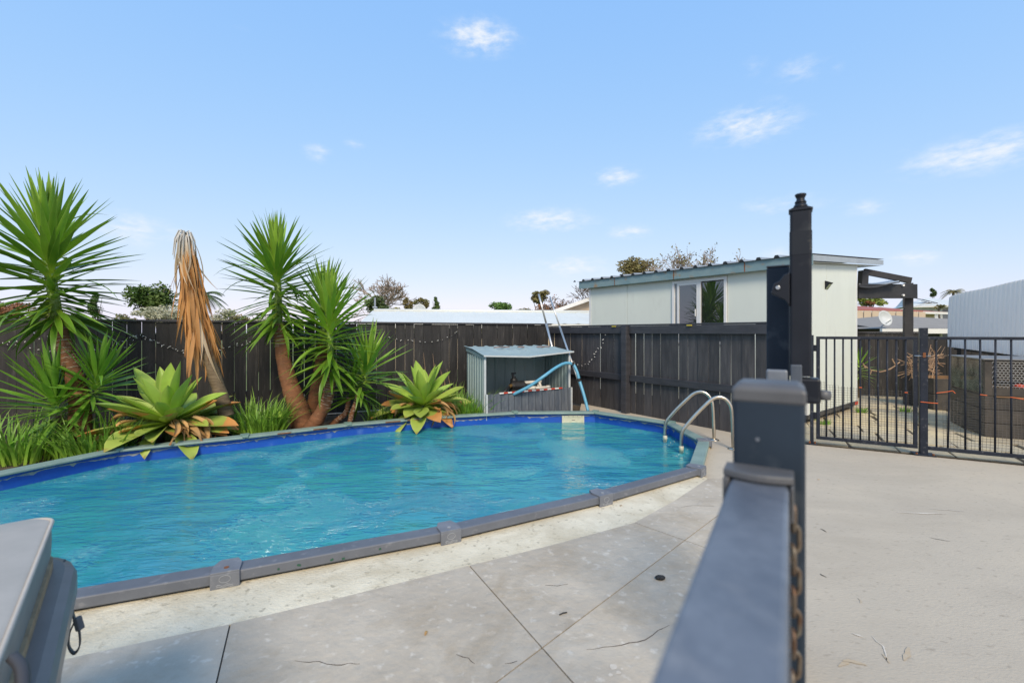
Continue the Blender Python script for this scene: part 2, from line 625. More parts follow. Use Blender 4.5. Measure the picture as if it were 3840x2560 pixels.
pmat('locker_dark', (.060, .075, .10), (.115, .13, .15), scale=6, rough=.55, stretch=(3, 3, .6), c3=(.33, .34, .34), scale3=9, amt3=.3)
pmat('locker_trim', (.55, .58, .59), (.48, .51, .52), scale=8, rough=.4)
pmat('tape_red', (.55, .06, .03), rough=.6)
pmat('tape_white', (.72, .70, .66), rough=.6)
pmat('hose_blue', (.10, .33, .48), (.13, .37, .52), scale=20, rough=.4)
pmat('pump_black', (.018, .018, .02), (.03, .03, .032), scale=20, rough=.4)
pmat('pvc_white', (.66, .64, .58), (.58, .56, .49), scale=9, rough=.45)
pmat('brass', (.36, .22, .07), rough=.45, metallic=.6)
pmat('bulb_white', (.82, .82, .80), rough=.3)
pmat('wire_black', (.03, .03, .03), rough=.6)
pmat('wire_grey', (.07, .07, .068), (.13, .11, .09), scale=5, rough=.6)
pmat('twine_orange', (.62, .12, .03), rough=.7)
pmat('netting_white', (.60, .60, .58), rough=.6)
pmat('corr_white', (.90, .89, .87), (.84, .83, .81), scale=1.5, rough=.42, stretch=(1, 1, .3))
pmat('crate_board', (.042, .038, .034), (.085, .073, .060), scale=4, rough=.7, bump=.3, bscale=20, rand=.2)
pmat('crate_inside', (.30, .17, .08), (.20, .12, .06), scale=6, rough=.8, stretch=(1, 1, 4))
pmat('timber_raw', (.40, .28, .16), (.28, .19, .11), scale=5, rough=.8, stretch=(1, 4, 4))
pmat('stick', (.40, .27, .17), (.26, .16, .10), scale=12, rough=.8, rand=.25)
pmat('lid_grey', (.12, .125, .13), (.20, .20, .20), scale=6, rough=.4, c3=(.36, .36, .36), scale3=18, amt3=.4)
pmat('spa_vinyl', (.50, .45, .385), (.42, .38, .325), scale=5, rough=.5, bump=.12, bscale=18, bdist=.006, c3=(.28, .25, .22), scale3=9, amt3=.2)
pmat('spa_skirt', (.22, .22, .205), (.165, .166, .155), scale=4, rough=.5, bump=.25, bscale=7, bdist=.012)
pmat('spa_lip', (.19, .165, .15), (.15, .128, .115), scale=6, rough=.4, c3=(.40, .28, .16), scale3=6, amt3=.2)
pmat('spa_foam', (.42, .30, .17), (.30, .21, .12), scale=24, rough=.9, bump=.6, bscale=60)
pmat('spa_panel', (.50, .47, .39), (.44, .41, .34), scale=4, rough=.6)
pmat('strap_black', (.045, .045, .05), rough=.6)
pmat('trunk_brown', (.26, .11, .048), (.155, .07, .034), scale=6, rough=.85, bump=.5, bscale=24, stretch=(1, 1, 4), c3=(.40, .26, .15), scale3=30, amt3=.6, bdist=.006)
pmat('trunk_scar', (.66, .58, .48), (.42, .30, .2), scale=25, rough=.8)
pmat('trunk_grey', (.20, .15, .09), (.12, .085, .05), scale=8, rough=.9, bump=.8, bscale=30, stretch=(1, 1, 5), bdist=.008)
pmat('stem_green', (.26, .38, .09), (.18, .28, .07), scale=12, rough=.5)
pmat('agave_heart', (.20, .30, .10), rough=.5)
leaf_mat('yucca_leaf', (.40, .54, .07), (.125, .265, .022), (.05, .035, .02), (.24, .36, .06), tip_at=.95)
leaf_mat('yucca_young', (.46, .62, .09), (.225, .40, .035), (.09, .09, .03), (.30, .42, .08), tip_at=.95)
leaf_mat('yucca_low', (.28, .46, .06), (.150, .330, .030), (.09, .12, .03), (.17, .30, .05), tip_at=.95)
leaf_mat('agave_leaf', (.44, .56, .10), (.34, .46, .085), (.30, .24, .06), (.42, .50, .13), tip_at=.93, rough=.42, rand=.16, brown=(.56, .27, .08), brown_at=.86)
leaf_mat('agave_fresh', (.52, .66, .11), (.36, .54, .09), (.24, .30, .07), (.42, .52, .13), tip_at=.95, rough=.42, rand=.12)
leaf_mat('agave_dead', (.36, .28, .13), (.56, .34, .13), (.30, .13, .05), (.44, .27, .12), tip_at=.8, rough=.75, rand=.3)
leaf_mat('dead_leaf', (.50, .36, .22), (.50, .245, .075), (.34, .14, .04), (.58, .35, .15), tip_at=.85, rough=.7, rand=.32)
leaf_mat('dead_leaf_pale', (.58, .56, .52), (.50, .40, .27), (.36, .19, .07), (.60, .56, .50), tip_at=.85, rough=.7, rand=.25)
leaf_mat('strap_leaf', (.30, .46, .06), (.17, .36, .040), (.26, .27, .08), (.12, .22, .04), tip_at=.85, rough=.4, rand=.2)
for nm, a, b_ in (('foliage_dark', (.055, .10, .030), (.10, .14, .045)), ('foliage_mid', (.055, .12, .022), (.10, .15, .03)),
                  ('foliage_olive', (.15, .155, .05), (.22, .17, .07)), ('foliage_silver', (.34, .36, .23), (.46, .45, .33)),
                  ('foliage_bright', (.085, .20, .035), (.14, .24, .05)), ('foliage_gold', (.36, .30, .03), (.26, .26, .05)),
                  ('foliage_rust', (.28, .12, .05), (.20, .10, .05)), ('foliage_lime', (.30, .33, .06), (.22, .28, .06))):
    pmat(nm, a, b_, scale=1.5, rough=.75)
pmat('bark', (.13, .10, .075), (.09, .07, .05), scale=6, rough=.9)
pmat('bark_pale', (.36, .29, .23), (.28, .22, .18), scale=6, rough=.9)
pmat('roof_white', (.66, .68, .64), (.62, .64, .60), scale=.8, rough=.45)
pmat('roof_red', (.38, .105, .07), (.32, .09, .06), scale=2, rough=.7)
pmat('roof_grey', (.28, .26, .23), (.235, .218, .195), scale=3, rough=.85, bump=.3, bscale=14)
pmat('wall_cream', (.60, .52, .36), (.56, .48, .33), scale=2, rough=.8)
pmat('wall_beige', (.56, .45, .34), (.52, .42, .31), scale=2, rough=.8)
pmat('wall_white', (.74, .76, .78), (.70, .72, .74), scale=2, rough=.7)
pmat('wall_dark', (.045, .045, .05), (.06, .06, .062), scale=2, rough=.7)
pmat('glass_far', (.10, .13, .15), rough=.1, ior=1.7)
pmat('trim_white', (.74, .74, .72), (.68, .68, .66), scale=4, rough=.5)
pmat('solar_panel', (.02, .025, .04), rough=.25)
pmat('balcony_red', (.36, .10, .06), rough=.7)
pmat('dish_grey', (.58, .61, .62), (.52, .55, .56), scale=4, rough=.45)
pmat('sail_dark', (.03, .034, .04), rough=.6)
pmat('sail_light', (.40, .46, .52), rough=.6)
pmat('charcoal', (.012, .012, .012), (.04, .038, .036), scale=60, rough=.9, bump=.8, bscale=120)
pmat('leaf_litter', (.30, .16, .07), (.18, .10, .05), scale=40, rough=.8)
pmat('lamp_glass', (.50, .55, .36), (.40, .46, .28), scale=30, rough=.2)
pmat('brass_yellow', (.55, .44, .06), rough=.4)

# window glass: dark room behind, strong reflection
m = bpy.data.materials.new('window_glass')
m.use_nodes = True
b = m.node_tree.nodes['Principled BSDF']
b.inputs['Base Color'].default_value = (.016, .019, .02, 1)
b.inputs['Roughness'].default_value = 0.015
b.inputs['IOR'].default_value = 2.3
MATS['window_glass'] = m

# translucent corrugated sheet
m = MATS['corr_white']
n, l = m.node_tree.nodes, m.node_tree.links
tr = n.new('ShaderNodeBsdfTranslucent')
tr.inputs[0].default_value = (.90, .89, .87, 1)
ms = n.new('ShaderNodeMixShader')
ms.inputs[0].default_value = 0.4
l.new(n['Principled BSDF'].outputs[0], ms.inputs[1])
l.new(tr.outputs[0], ms.inputs[2])
l.new(ms.outputs[0], n['Material Output'].inputs['Surface'])

# clear plastic sheet on the crate
m = bpy.data.materials.new('clear_sheet')
m.use_nodes = True
n, l = m.node_tree.nodes, m.node_tree.links
tr = n.new('ShaderNodeBsdfTransparent')
tr.inputs[0].default_value = (.72, .73, .72, 1)
b = n['Principled BSDF']
b.inputs['Base Color'].default_value = (.20, .20, .19, 1)
b.inputs['Roughness'].default_value = 0.12
ms = n.new('ShaderNodeMixShader')
nz_ = n.new('ShaderNodeTexNoise')
nz_.inputs['Scale'].default_value = 6
t = n.new('ShaderNodeTexCoord')
l.new(t.outputs['Object'], nz_.inputs['Vector'])
r_ = n.new('ShaderNodeMapRange')
r_.inputs['From Min'].default_value = .3
r_.inputs['From Max'].default_value = .7
r_.inputs['To Min'].default_value = .35
r_.inputs['To Max'].default_value = .8
l.new(nz_.outputs[0], r_.inputs['Value'])
l.new(r_.outputs[0], ms.inputs[0])
l.new(b.outputs[0], ms.inputs[1])
l.new(tr.outputs[0], ms.inputs[2])
l.new(ms.outputs[0], n['Material Output'].inputs['Surface'])
MATS['clear_sheet'] = m

# pool water: milky turquoise body, partly see-through, rippled mirror on top
m = bpy.data.materials.new('pool_water')
m.use_nodes = True
n, l = m.node_tree.nodes, m.node_tree.links
n.remove(n['Principled BSDF'])
t = n.new('ShaderNodeTexCoord')
mp = n.new('ShaderNodeMapping')
mp.inputs['Rotation'].default_value = (0, 0, R(-20))
mp.inputs['Scale'].default_value = (.8, 2.2, 1.0)
l.new(t.outputs['Object'], mp.inputs['Vector'])
n1 = n.new('ShaderNodeTexNoise')
n1.inputs['Scale'].default_value = 11.0
n1.inputs['Detail'].default_value = 4
n1.inputs['Distortion'].default_value = 1.2
l.new(mp.outputs[0], n1.inputs['Vector'])
n2 = n.new('ShaderNodeTexNoise')
n2.inputs['Scale'].default_value = 1.1
n2.inputs['Detail'].default_value = 2
l.new(t.outputs['Object'], n2.inputs['Vector'])
gust = n.new('ShaderNodeMapRange')           # wind patches: some water is ruffled, some nearly still
gust.inputs['From Min'].default_value = .49
gust.inputs['From Max'].default_value = .64
gust.inputs['To Min'].default_value = .10
gust.inputs['To Max'].default_value = 2.4
l.new(n2.outputs[0], gust.inputs['Value'])
hc = n.new('ShaderNodeMath')
hc.operation = 'SUBTRACT'
hc.inputs[1].default_value = 0.5
l.new(n1.outputs[0], hc.inputs[0])
hm = n.new('ShaderNodeMath')
hm.operation = 'MULTIPLY'
l.new(hc.outputs[0], hm.inputs[0])
l.new(gust.outputs[0], hm.inputs[1])
bp = n.new('ShaderNodeBump')
bp.inputs['Strength'].default_value = 1.0
bp.inputs['Distance'].default_value = 0.08
ns = n.new('ShaderNodeTexNoise')
ns.inputs['Scale'].default_value = 2.6
ns.inputs['Detail'].default_value = 2
l.new(mp.outputs[0], ns.inputs['Vector'])
hs2 = n.new('ShaderNodeMath')
hs2.operation = 'MULTIPLY_ADD'
hs2.inputs[1].default_value = 0.55
l.new(ns.outputs[0], hs2.inputs[0])
l.new(hm.outputs[0], hs2.inputs[2])
l.new(hs2.outputs[0], bp.inputs['Height'])
fr = n.new('ShaderNodeFresnel')
fr.inputs['IOR'].default_value = 2.1
l.new(bp.outputs[0], fr.inputs['Normal'])
n3 = n.new('ShaderNodeTexNoise')
n3.inputs['Scale'].default_value = .9
n3.inputs['Detail'].default_value = 3
l.new(t.outputs['Object'], n3.inputs['Vector'])
r3 = n.new('ShaderNodeMapRange')
r3.inputs['From Min'].default_value = .40
r3.inputs['From Max'].default_value = .60
l.new(n3.outputs[0], r3.inputs['Value'])
mx = n.new('ShaderNodeMix')
mx.data_type = 'RGBA'
mx.inputs['A'].default_value = (.045, .46, .60, 1)
mx.inputs['B'].default_value = (.080, .60, .61, 1)
l.new(r3.outputs[0], mx.inputs['Factor'])
df = n.new('ShaderNodeBsdfDiffuse')
l.new(mx.outputs['Result'], df.inputs[0])
tr = n.new('ShaderNodeBsdfTransparent')
tr.inputs[0].default_value = (.40, .80, .95, 1)
ms = n.new('ShaderNodeMixShader')
ms.inputs[0].default_value = 0.45
l.new(df.outputs[0], ms.inputs[1])
l.new(tr.outputs[0], ms.inputs[2])
gl = n.new('ShaderNodeBsdfGlossy')
gl.inputs['Roughness'].default_value = 0.02
l.new(bp.outputs[0], gl.inputs['Normal'])
ms2 = n.new('ShaderNodeMixShader')
l.new(fr.outputs[0], ms2.inputs[0])
l.new(ms.outputs[0], ms2.inputs[1])
l.new(gl.outputs[0], ms2.inputs[2])
l.new(ms2.outputs[0], n['Material Output'].inputs['Surface'])
MATS['pool_water'] = m
M = MATS

# ------------------------------------------------------------------ plan of the place (metres; camera over the origin)
RIMZ = 0.075
pool = [G(845, 2145, RIMZ), G(1690, 1990, RIMZ), G(2270, 1857, RIMZ), G(2634, 1754, RIMZ), G(2661, 1650, RIMZ), G(2523, 1580, RIMZ),
        G(2235, 1539, RIMZ), G(1929, 1541, RIMZ), G(1612, 1558, RIMZ), G(1303, 1584, RIMZ), G(918, 1628, RIMZ), G(440, 1676, RIMZ)]
c12 = pool[-1]
c13 = c12 + (G(0, 1763, RIMZ) - c12).normalized() * 1.13
pool += [c13, Vector((-4.42, 2.50, RIMZ)), Vector((-3.55, 1.86, RIMZ)), pool[0] + Vector((math.cos(R(202)), math.sin(R(202)), 0)) * 1.13]
NP = len(pool)
cen = sum(pool, Vector()) / NP


def offset_loop(pts, d):
    """inward offset with mitred corners"""
    out = []
    k = len(pts)
    for i in range(k):
        a, b_, c = pts[i - 1], pts[i], pts[(i + 1) % k]
        e1, e2 = (b_ - a).normalized(), (c - b_).normalized()
        n1_, n2_ = Vector((-e1.y, e1.x, 0)), Vector((-e2.y, e2.x, 0))
        if n1_.dot(cen - b_) < 0:
            n1_ = -n1_
        if n2_.dot(cen - b_) < 0:
            n2_ = -n2_
        bis = (n1_ + n2_).normalized()
        out.append(b_ + bis * d / max(.3, bis.dot(n1_)))
    return out


pool_in = offset_loop(pool, .115)      # inner edge of the rim
pool_wall = offset_loop(pool, .055)
pool_cut = offset_loop(pool, .04)      # hole in the ground

FB = Vector((.72, 8.70, 0))            # the corner where the two board fences meet
DB = Vector((math.cos(R(25)), math.sin(R(25)), 0))      # along the back fence, to the right
DS = Vector((.552, -.834, 0))          # along the side fence, towards the camera
DG = Vector((.84, -.45, 0)).normalized()                # along the far gate, to the right
GP = G(3462, 1702)                     # far gate post
GH = G(3046, 1660)                     # far gate hinge post
DN = Vector((1040 / F, 1, 0)).normalized()              # along the near fence, away from the camera


def region(name, outer, mat, z, cut=None, lines=None, gap=0.0, thick=0.0, parent=None, kind='structure', piece=None):
    """flat sheet: polygon minus the pool, optionally cut along straight joints into pieces"""
    pts, edges, polys = [], [], []

    def loop(ps):
        s0 = len(pts)
        pts.extend([Vector((p[0], p[1])) for p in ps])
        edges.extend([(s0 + i, s0 + (i + 1) % len(ps)) for i in range(len(ps))])

    loop(outer)
    if cut:
        loop(cut)
    for (a, b_) in (lines or []):
        d = (b_ - a).normalized()
        nn = Vector((-d.y, d.x, 0)) * gap / 2
        for sg in (-1, 1):
            p, q = a - d * 12 + nn * sg, b_ + d * 12 + nn * sg
            s0 = len(pts)
            pts.extend([Vector((p.x, p.y)), Vector((q.x, q.y))])
            edges.append((s0, s0 + 1))
    vs_, es_, fs_, _, _, _ = delaunay_2d_cdt(pts, edges, [], 0, 1e-6)

    def inside(poly, x, y):
        r = False
        k = len(poly)
        for i in range(k):
            a, b2 = poly[i], poly[(i + 1) % k]
            if (a[1] > y) != (b2[1] > y) and x < (b2[0] - a[0]) * (y - a[1]) / (b2[1] - a[1]) + a[0]:
                r = not r
        return r

    groups = {}
    for f in fs_:
        cx_ = sum(vs_[i].x for i in f) / len(f)
        cy_ = sum(vs_[i].y for i in f) / len(f)
        if not inside(outer, cx_, cy_) or (cut and inside(cut, cx_, cy_)):
            continue
        key, skip = [], False
        for (a, b_) in (lines or []):
            d = (b_ - a).normalized()
            s_ = (cx_ - a.x) * -d.y + (cy_ - a.y) * d.x
            if abs(s_) < gap / 2:
                skip = True
            key.append(s_ > 0)
        if not skip:
            groups.setdefault(tuple(key), []).append(f)
    out = []
    for key, fl in groups.items():
        used = sorted({i for f in fl for i in f})
        mp_ = {i: k for k, i in enumerate(used)}
        mb = MB()
        V0 = [(vs_[i].x, vs_[i].y, z) for i in used]
        F0 = [tuple(mp_[i] for i in f) for f in fl]
        if thick:
            k = len(V0)
            cnt = {}
            for f in F0:
                for i in range(len(f)):
                    cnt[(f[i], f[(i + 1) % len(f)])] = 1
            side = [(a, b_, b_ + k, a + k) for (a, b_) in cnt if (b_, a) not in cnt]
            V0 = V0 + [(x, y, z - thick) for (x, y, _) in V0]
            F0 = F0 + side
        mb.add(V0, F0)
        o = mb.build(piece if piece else name, mat, parent, fix=False)
        me = o.data
        if me.polygons and me.polygons[0].normal.z < 0:
            me.flip_normals()
        if not parent and kind:
            o['kind'] = kind
        out.append(o)
    return out


# far terrain: reaches the horizon, rises to the right where houses stand on a slope; the yard is cut out of it
def ground_h(x, y):
    h = -0.06
    h += 2.6 * smooth(18, 60, y) * smooth(4, 26, x)
    h += 1.0 * smooth(40, 160, y) * smooth(-10, 40, x)
    return h


gx = [-900, -300, -120, -60, -30, -16, -9, -5, 0, 5, 10, 15, 20, 26, 34, 46, 64, 100, 200, 400, 900]
gy = [-200, -60, -20, -8, -5, 0, 5, 10, 14, 18, 22, 28, 36, 48, 64, 90, 140, 240, 500, 1200, 2600]
mb = MB()
idx = {}
for i, x in enumerate(gx):
    for j, y in enumerate(gy):
        idx[i, j] = len(mb.v)
        mb.v.append(Vector((x, y, ground_h(x, y))))
for i in range(len(gx) - 1):
    for j in range(len(gy) - 1):
        if gx[i] >= -9 and gx[i + 1] <= 15 and gy[j] >= -8 and gy[j + 1] <= 10:
            continue
        mb.f.append((idx[i, j], idx[i + 1, j], idx[i + 1, j + 1], idx[i, j + 1]))
tag(mb.build('terrain', M['grass_ground'], smooth=True), kind='structure')

region('garden_soil', [(-9, -8), (15, -8), (15, 10), (-9, 10)], M['soil'], -.055, cut=pool_cut)
fe = FB + DS * 4.25
fe2 = fe + DG * 9.6
region('concrete_yard', [(-6, -7.5), (14.5, -7.5), (fe2.x + 2, fe2.y - 1), (fe2.x, fe2.y), (fe.x, fe.y), (FB + DS * .9)[:2], (.9, 6.3), (-2.3, 3.2), (-4.6, 2.6), (-6, 2.2)],
       M['concrete_tan'], -.006, cut=pool_cut)

bnd = [Vector((-4.2, .95, 0)), Vector((-2.6, 1.18, 0)), G(-250, 2600), G(315, 2462), G(590, 2402), G(855, 2347), G(1300, 2240), G(1760, 2125), G(2080, 2045), G(2380, 1963), G(2530, 1880), G(2655, 1797)]
region('pool_surround', [p[:2] for p in bnd] + [pool[3][:2], (.5, 3.8), (-2.5, 3.2), (-4.3, 2.4)], M['concrete_cream'], .006, cut=pool_cut, thick=.01)
E1 = G(2655, 1797)
E2 = Vector((.612 * 3.86, 3.86, 0))
near_edge = [Vector((.612 * y + .012, y, 0)) for y in (3.86, 2.0, 0.0, -1.2)]
outer = [p[:2] for p in bnd] + [p[:2] for p in near_edge] + [(-4.2, -1.2)]
region('paving_joints', outer, M['joint_dirt'], -.002)
cuts = [(G(1760, 2125), G(2033, 2435)), (G(2033, 2435), G(2640, 1975)), (G(2380, 1963), G(2630, 2052)), (G(857, 2370), G(813, 2560))]
pav = bpy.data.objects.new('stamped_paving', None)
col.objects.link(pav)
tag(pav, kind='structure')
region('stamped_paving', outer, M['concrete_stamped'], .008, lines=cuts, gap=.006, thick=.012, parent=pav, piece='paving_slab')


def ribbon(name, pts, w, z, mat, parent, jit=.01, taper=True):
    """thin wandering mark lying on the ground"""
    ps = []
    for i in range(len(pts) - 1):
        a, b_ = pts[i], pts[i + 1]
        k = max(2, int((b_ - a).length / .03))
        for j in range(k):
            ps.append(a.lerp(b_, j / k) + Vector((random.uniform(-1, 1), random.uniform(-1, 1), 0)) * jit)
    ps.append(pts[-1])
    mb = MB()
    vs_ = []
    for i, p in enumerate(ps):
        d = (ps[min(i + 1, len(ps) - 1)] - ps[max(i - 1, 0)]).normalized()
        nn = Vector((-d.y, d.x, 0))
        tt = i / (len(ps) - 1)
        ww = w * (math.sin(math.pi * min(max(tt, .04), .96)) ** .5 if taper else 1) * random.uniform(.6, 1.2)
        vs_ += [(p.x + nn.x * ww / 2, p.y + nn.y * ww / 2, z), (p.x - nn.x * ww / 2, p.y - nn.y * ww / 2, z)]
    mb.add(vs_, [(2 * i, 2 * i + 1, 2 * i + 3, 2 * i + 2) for i in range(len(ps) - 1)])
    o = mb.build(name, mat, parent)
    for p_ in o.data.polygons:
        if p_.normal.z < 0:
            o.data.flip_normals()
            break
    return o


for pts in ([(1108, 2482), (1160, 2489), (1200, 2486), (1260, 2502), (1310, 2495), (1350, 2496)], [(2200, 2442), (2330, 2425), (2420, 2405), (2470, 2372), (2510, 2350)],
            [(2045, 2200), (2090, 2200), (2130, 2195)], [(1715, 2460), (1760, 2475), (1780, 2495)], [(1890, 2497), (1940, 2485)], [(2550, 1905), (2600, 1898), (2680, 1902)]):
    ribbon('crack', [G(*p) for p in pts], .005, .0085, M['crack'], pav, jit=.004)
yard = bpy.data.objects['concrete_yard']
for pts, mt, w in (([(3365, 1917), (3450, 1920), (3550, 1924)], 'stain_white', .02), ([(3195, 2368), (3235, 2382)], 'stain_white', .012), ([(3275, 2380), (3310, 2420), (3325, 2470)], 'stain_white', .006),
                   ([(3160, 2470), (3210, 2480), (3250, 2488)], 'stain_rust', .022), ([(3145, 2490), (3185, 2480)], 'stain_rust', .014), ([(3400, 2420), (3405, 2445), (3390, 2470)], 'stain_rust', .018),
                   ([(3310, 2450), (3335, 2480)], 'stain_rust', .012), ([(3220, 2238), (3226, 2256)], 'stain_rust', .006), ([(3490, 1905), (3620, 1914)], 'stain_white', .008),
                   ([(3480, 2010), (3540, 2022), (3565, 2026)], 'crack', .005), ([(3074, 1978), (3100, 1992)], 'crack', .009), ([(3074, 2145), (3100, 2160)], 'crack', .009)):
    ribbon('stain' if 'stain' in mt else 'scratch', [G(*p) for p in pts], w, -.0035, M[mt], yard, jit=.006)
for (px, py, r) in ((2300, 2505, .016), (2320, 2530, .010), (2290, 2538, .008), (2333, 2515, .006)):
    c = G(px, py)
    mb = MB()
    k = 9
    pp = [(c.x + r * random.uniform(.6, 1.2) * math.cos(2 * math.pi * i / k), c.y + r * random.uniform(.6, 1.2) * math.sin(2 * math.pi * i / k), .0088) for i in range(k)]
    mb.add(pp, [tuple(range(k))])
    mb.build('paint_spot', M['stain_white'], pav)

# flagstones beyond the gate
flag = bpy.data.objects.new('flagstone_path', None)
col.objects.link(flag)
tag(flag, kind='structure')
FM = frame(fe + DG * -.3 + Vector((0, 0, 0)), DG)
mbj = MB(FM)
mbj.box(0.0, 8.2, .10, 5.2, -.05, -.016)
mbj.build('joint_bed', M['soil'], flag)
yy = .12
row = 0
while yy < 4.9:
    hh = random.uniform(.40, .52)
    xx = .02 - (row % 2) * .2
    while xx < 8:
        ww = random.uniform(.42, .66)
        mb = MB(FM)
        j = lambda s=.018: random.uniform(-s, s)
        g_ = .012
        a = [(xx + g_ + j(), yy + g_ + j()), (xx + ww - g_ + j(), yy + g_ + j()), (xx + ww - g_ + j(), yy + hh - g_ + j()), (xx + g_ + j(), yy + hh - g_ + j())]
        h = random.uniform(-.006, .004)
        mb.prism(a, -.03, -.002 + h)
        mb.build('flagstone', M['flagstone'], flag, bevel=.006)
        xx += ww
    yy += hh
    row += 1

# ------------------------------------------------------------------ swimming pool
sp_ = thing('swimming_pool', (cen.x, cen.y, 0), 'oval swimming pool with blue liner and grey and green metal rim', 'swimming pool')
mb = MB()
n0 = NP
wall_sm = []
for i in range(NP):           # liner curves gently between the rim posts
    wall_sm.append(pool_wall[i])
mb.add([(p.x, p.y, .05) for p in wall_sm] + [(p.x, p.y, -1.05) for p in wall_sm], [(i, (i + 1) % NP, (i + 1) % NP + NP, i + NP) for i in range(NP)])
mb.build('liner_wall', M['liner_blue'], sp_)
mb = MB()
mb.add([(p.x, p.y, -1.05) for p in pool_wall], [tuple(range(NP))])
mb.build('liner_floor', M['liner_floor'], sp_)
mb = MB()
scum = offset_loop(pool, .058)
for i in range(NP):
    a, b_ = scum[i], scum[(i + 1) % NP]
    k = 40
    top = lambda t_: .012 + .012 * math.sin(7 * t_ + i) + random.uniform(-.004, .004)
    vs_ = []
    for j in range(k + 1):
        p = a.lerp(b_, j / k)
        zt = top(j / k)
        wd = max(.001, random.gauss(.012, .007)) * (.3 + abs(math.sin(j * .35 + i * 2)))
        vs_ += [(p.x, p.y, zt), (p.x, p.y, zt - wd)]
    mb.add(vs_, [(2 * j, 2 * j + 2, 2 * j + 3, 2 * j + 1) for j in range(k)])
mb.build('scum_line', M['scum_line'], sp_)
GREY = {0, 1, 2, 12, 13, 14, 15}
for i in range(NP):
    a, b_, c, d = pool[i], pool[(i + 1) % NP], pool_in[(i + 1) % NP], pool_in[i]
    mb = MB()
    far = i not in GREY
    zb = .020
    # top falls a little towards the water; the outer face turns under
    mb.add([(a.x, a.y, zb), (b_.x, b_.y, zb), (c.x, c.y, .045), (d.x, d.y, .045), (a.x, a.y, RIMZ), (b_.x, b_.y, RIMZ), (c.x, c.y, RIMZ - .006), (d.x, d.y, RIMZ - .006)],
           [(0, 3, 2, 1), (4, 5, 6, 7), (0, 1, 5, 4), (1, 2, 6, 5), (2, 3, 7, 6), (3, 0, 4, 7)])
    o = mb.build('rim_rail', M['rim_green' if far else 'rim_grey'], sp_, bevel=.007)
    if i in (8, 9):
        o['label'] = 'green rim rail rusting along its inner lip'
        for _ in range(4):
            t0 = random.uniform(.15, .75)
            p, q = d.lerp(c, t0), d.lerp(c, t0 + random.uniform(.06, .16))
            nrm = (cen - p).normalized() * .002
            mbr = MB()
            mbr.beam(p + nrm + Vector((0, 0, -.018)), q + nrm + Vector((0, 0, -.016)), .004, .014)
            mbr.build('rust_patch', M['rust'], o)
    if i == 0:
        for t0 in (.2, .28, .42, .47, .64):
            p = a.lerp(b_, t0)
            nrm = -(cen - p).normalized() * .0012
            mbr = MB()
            p.z = random.uniform(.032, .05)
            mbr.beam(p + nrm, p + nrm + (b_ - a).normalized() * random.uniform(.006, .02) + Vector((0, 0, random.uniform(-.006, .006))), .003, .009)
            mbr.build('paint_chip', M['paint_chip_green'], o)
for i in range(NP):
    a = pool[i]
    inn = (pool_in[i] - a).normalized()
    tx = Vector((inn.y, -inn.x, 0))
    fm = Matrix(((tx.x, inn.x, 0, a.x), (tx.y, inn.y, 0, a.y), (0, 0, 1, 0), (0, 0, 0, 1)))
    far = 5 <= i <= 11
    w = .062 if not far else .045
    mb = MB(fm)
    # saddle cap: wide at the outside, tapering towards the water, turned down over the outer face
    pts = [(-w, -.012), (w, -.012), (w, .075), (w * .62, .128), (-w * .62, .128), (-w, .075)]
    mb.prism(pts, RIMZ - .012, RIMZ + .010)
    mb.box(-w, w, -.014, -.002, .004, RIMZ)
    mb.box(-w, -w + .006, -.012, .07, .02, RIMZ - .012)
    mb.box(w - .006, w, -.012, .07, .02, RIMZ - .012)
    o = mb.build('rim_cap', M['cap_green' if far else 'cap_grey'], sp_, bevel=.005)
    if not far and i in (0, 1, 2, 3, 4):
        e = MB(fm)
        ring = [(.024 * math.cos(2 * math.pi * k / 20), -.0145, .050 + .017 * math.sin(2 * math.pi * k / 20)) for k in range(21)]
        e.tube(ring, .0016, 5, cap=False)
        for dz in (0, -.008):
            e.tube([(-.036 + .072 * k / 18, -.0145, .022 + dz + .004 * math.sin(k / 18 * 4 * math.pi)) for k in range(19)], .0018, 5)
        e.build('wave_emblem', M['emblem_grey'], o)
        s_ = MB(fm)
        s_.lathe([(.011, RIMZ + .0095), (.011, RIMZ + .0125), (.006, RIMZ + .0125)], (0, .03, 0), 12)
        s_.build('cap_screw', M['rust' if i == 0 else 'emblem_grey'], o)
        s_ = MB(fm)
        s_.box(-.045, .035, -.004, .04, -.008, .02)
        s_.build('post_foot', M['foot_plastic'], sp_)

# skimmer plate on the far wall
a, b_ = pool_wall[6], pool_wall[7]
pm = frame((G(2130, 1575, 0).x, 0, 0), (1, 0))
t0 = .28
sc_ = a.lerp(b_, t0)
dx = (b_ - a).normalized()
if dx.x < 0:
    dx = -dx
fm = frame((sc_.x, sc_.y, 0), dx)
mb = MB(fm)
w_, h0, h1 = .165, -.135, .02
mb.box(-w_, w_, -.022, -.003, h0, h0 + .018)
mb.box(-w_, w_, -.022, -.003, h1 - .03, h1)
mb.box(-w_, -w_ + .03, -.022, -.003, h0 + .018, h1 - .03)
mb.box(w_ - .03, w_, -.022, -.003, h0 + .018, h1 - .03)
mb.box(-w_ + .028, w_ - .028, -.014, -.003, h0 + .016, h1 - .028)
sk = mb.build('skimmer_plate', M['ivory_plastic'], sp_, bevel=.003)
mb = MB(fm)
mb.box(-.02, .03, -.018, -.0135, -.055, -.048)
for x in (-.13, -.065, 0, .065, .13):
    mb.lathe([(.005, 0), (.005, .003), (.001, .003)], (x, 0, 0), 6) if False else mb.box(x - .004, x + .004, -.0245, -.0215, h1 - .018, h1 - .010)
mb.build('skimmer_screws', M['dark_metal'], sk)

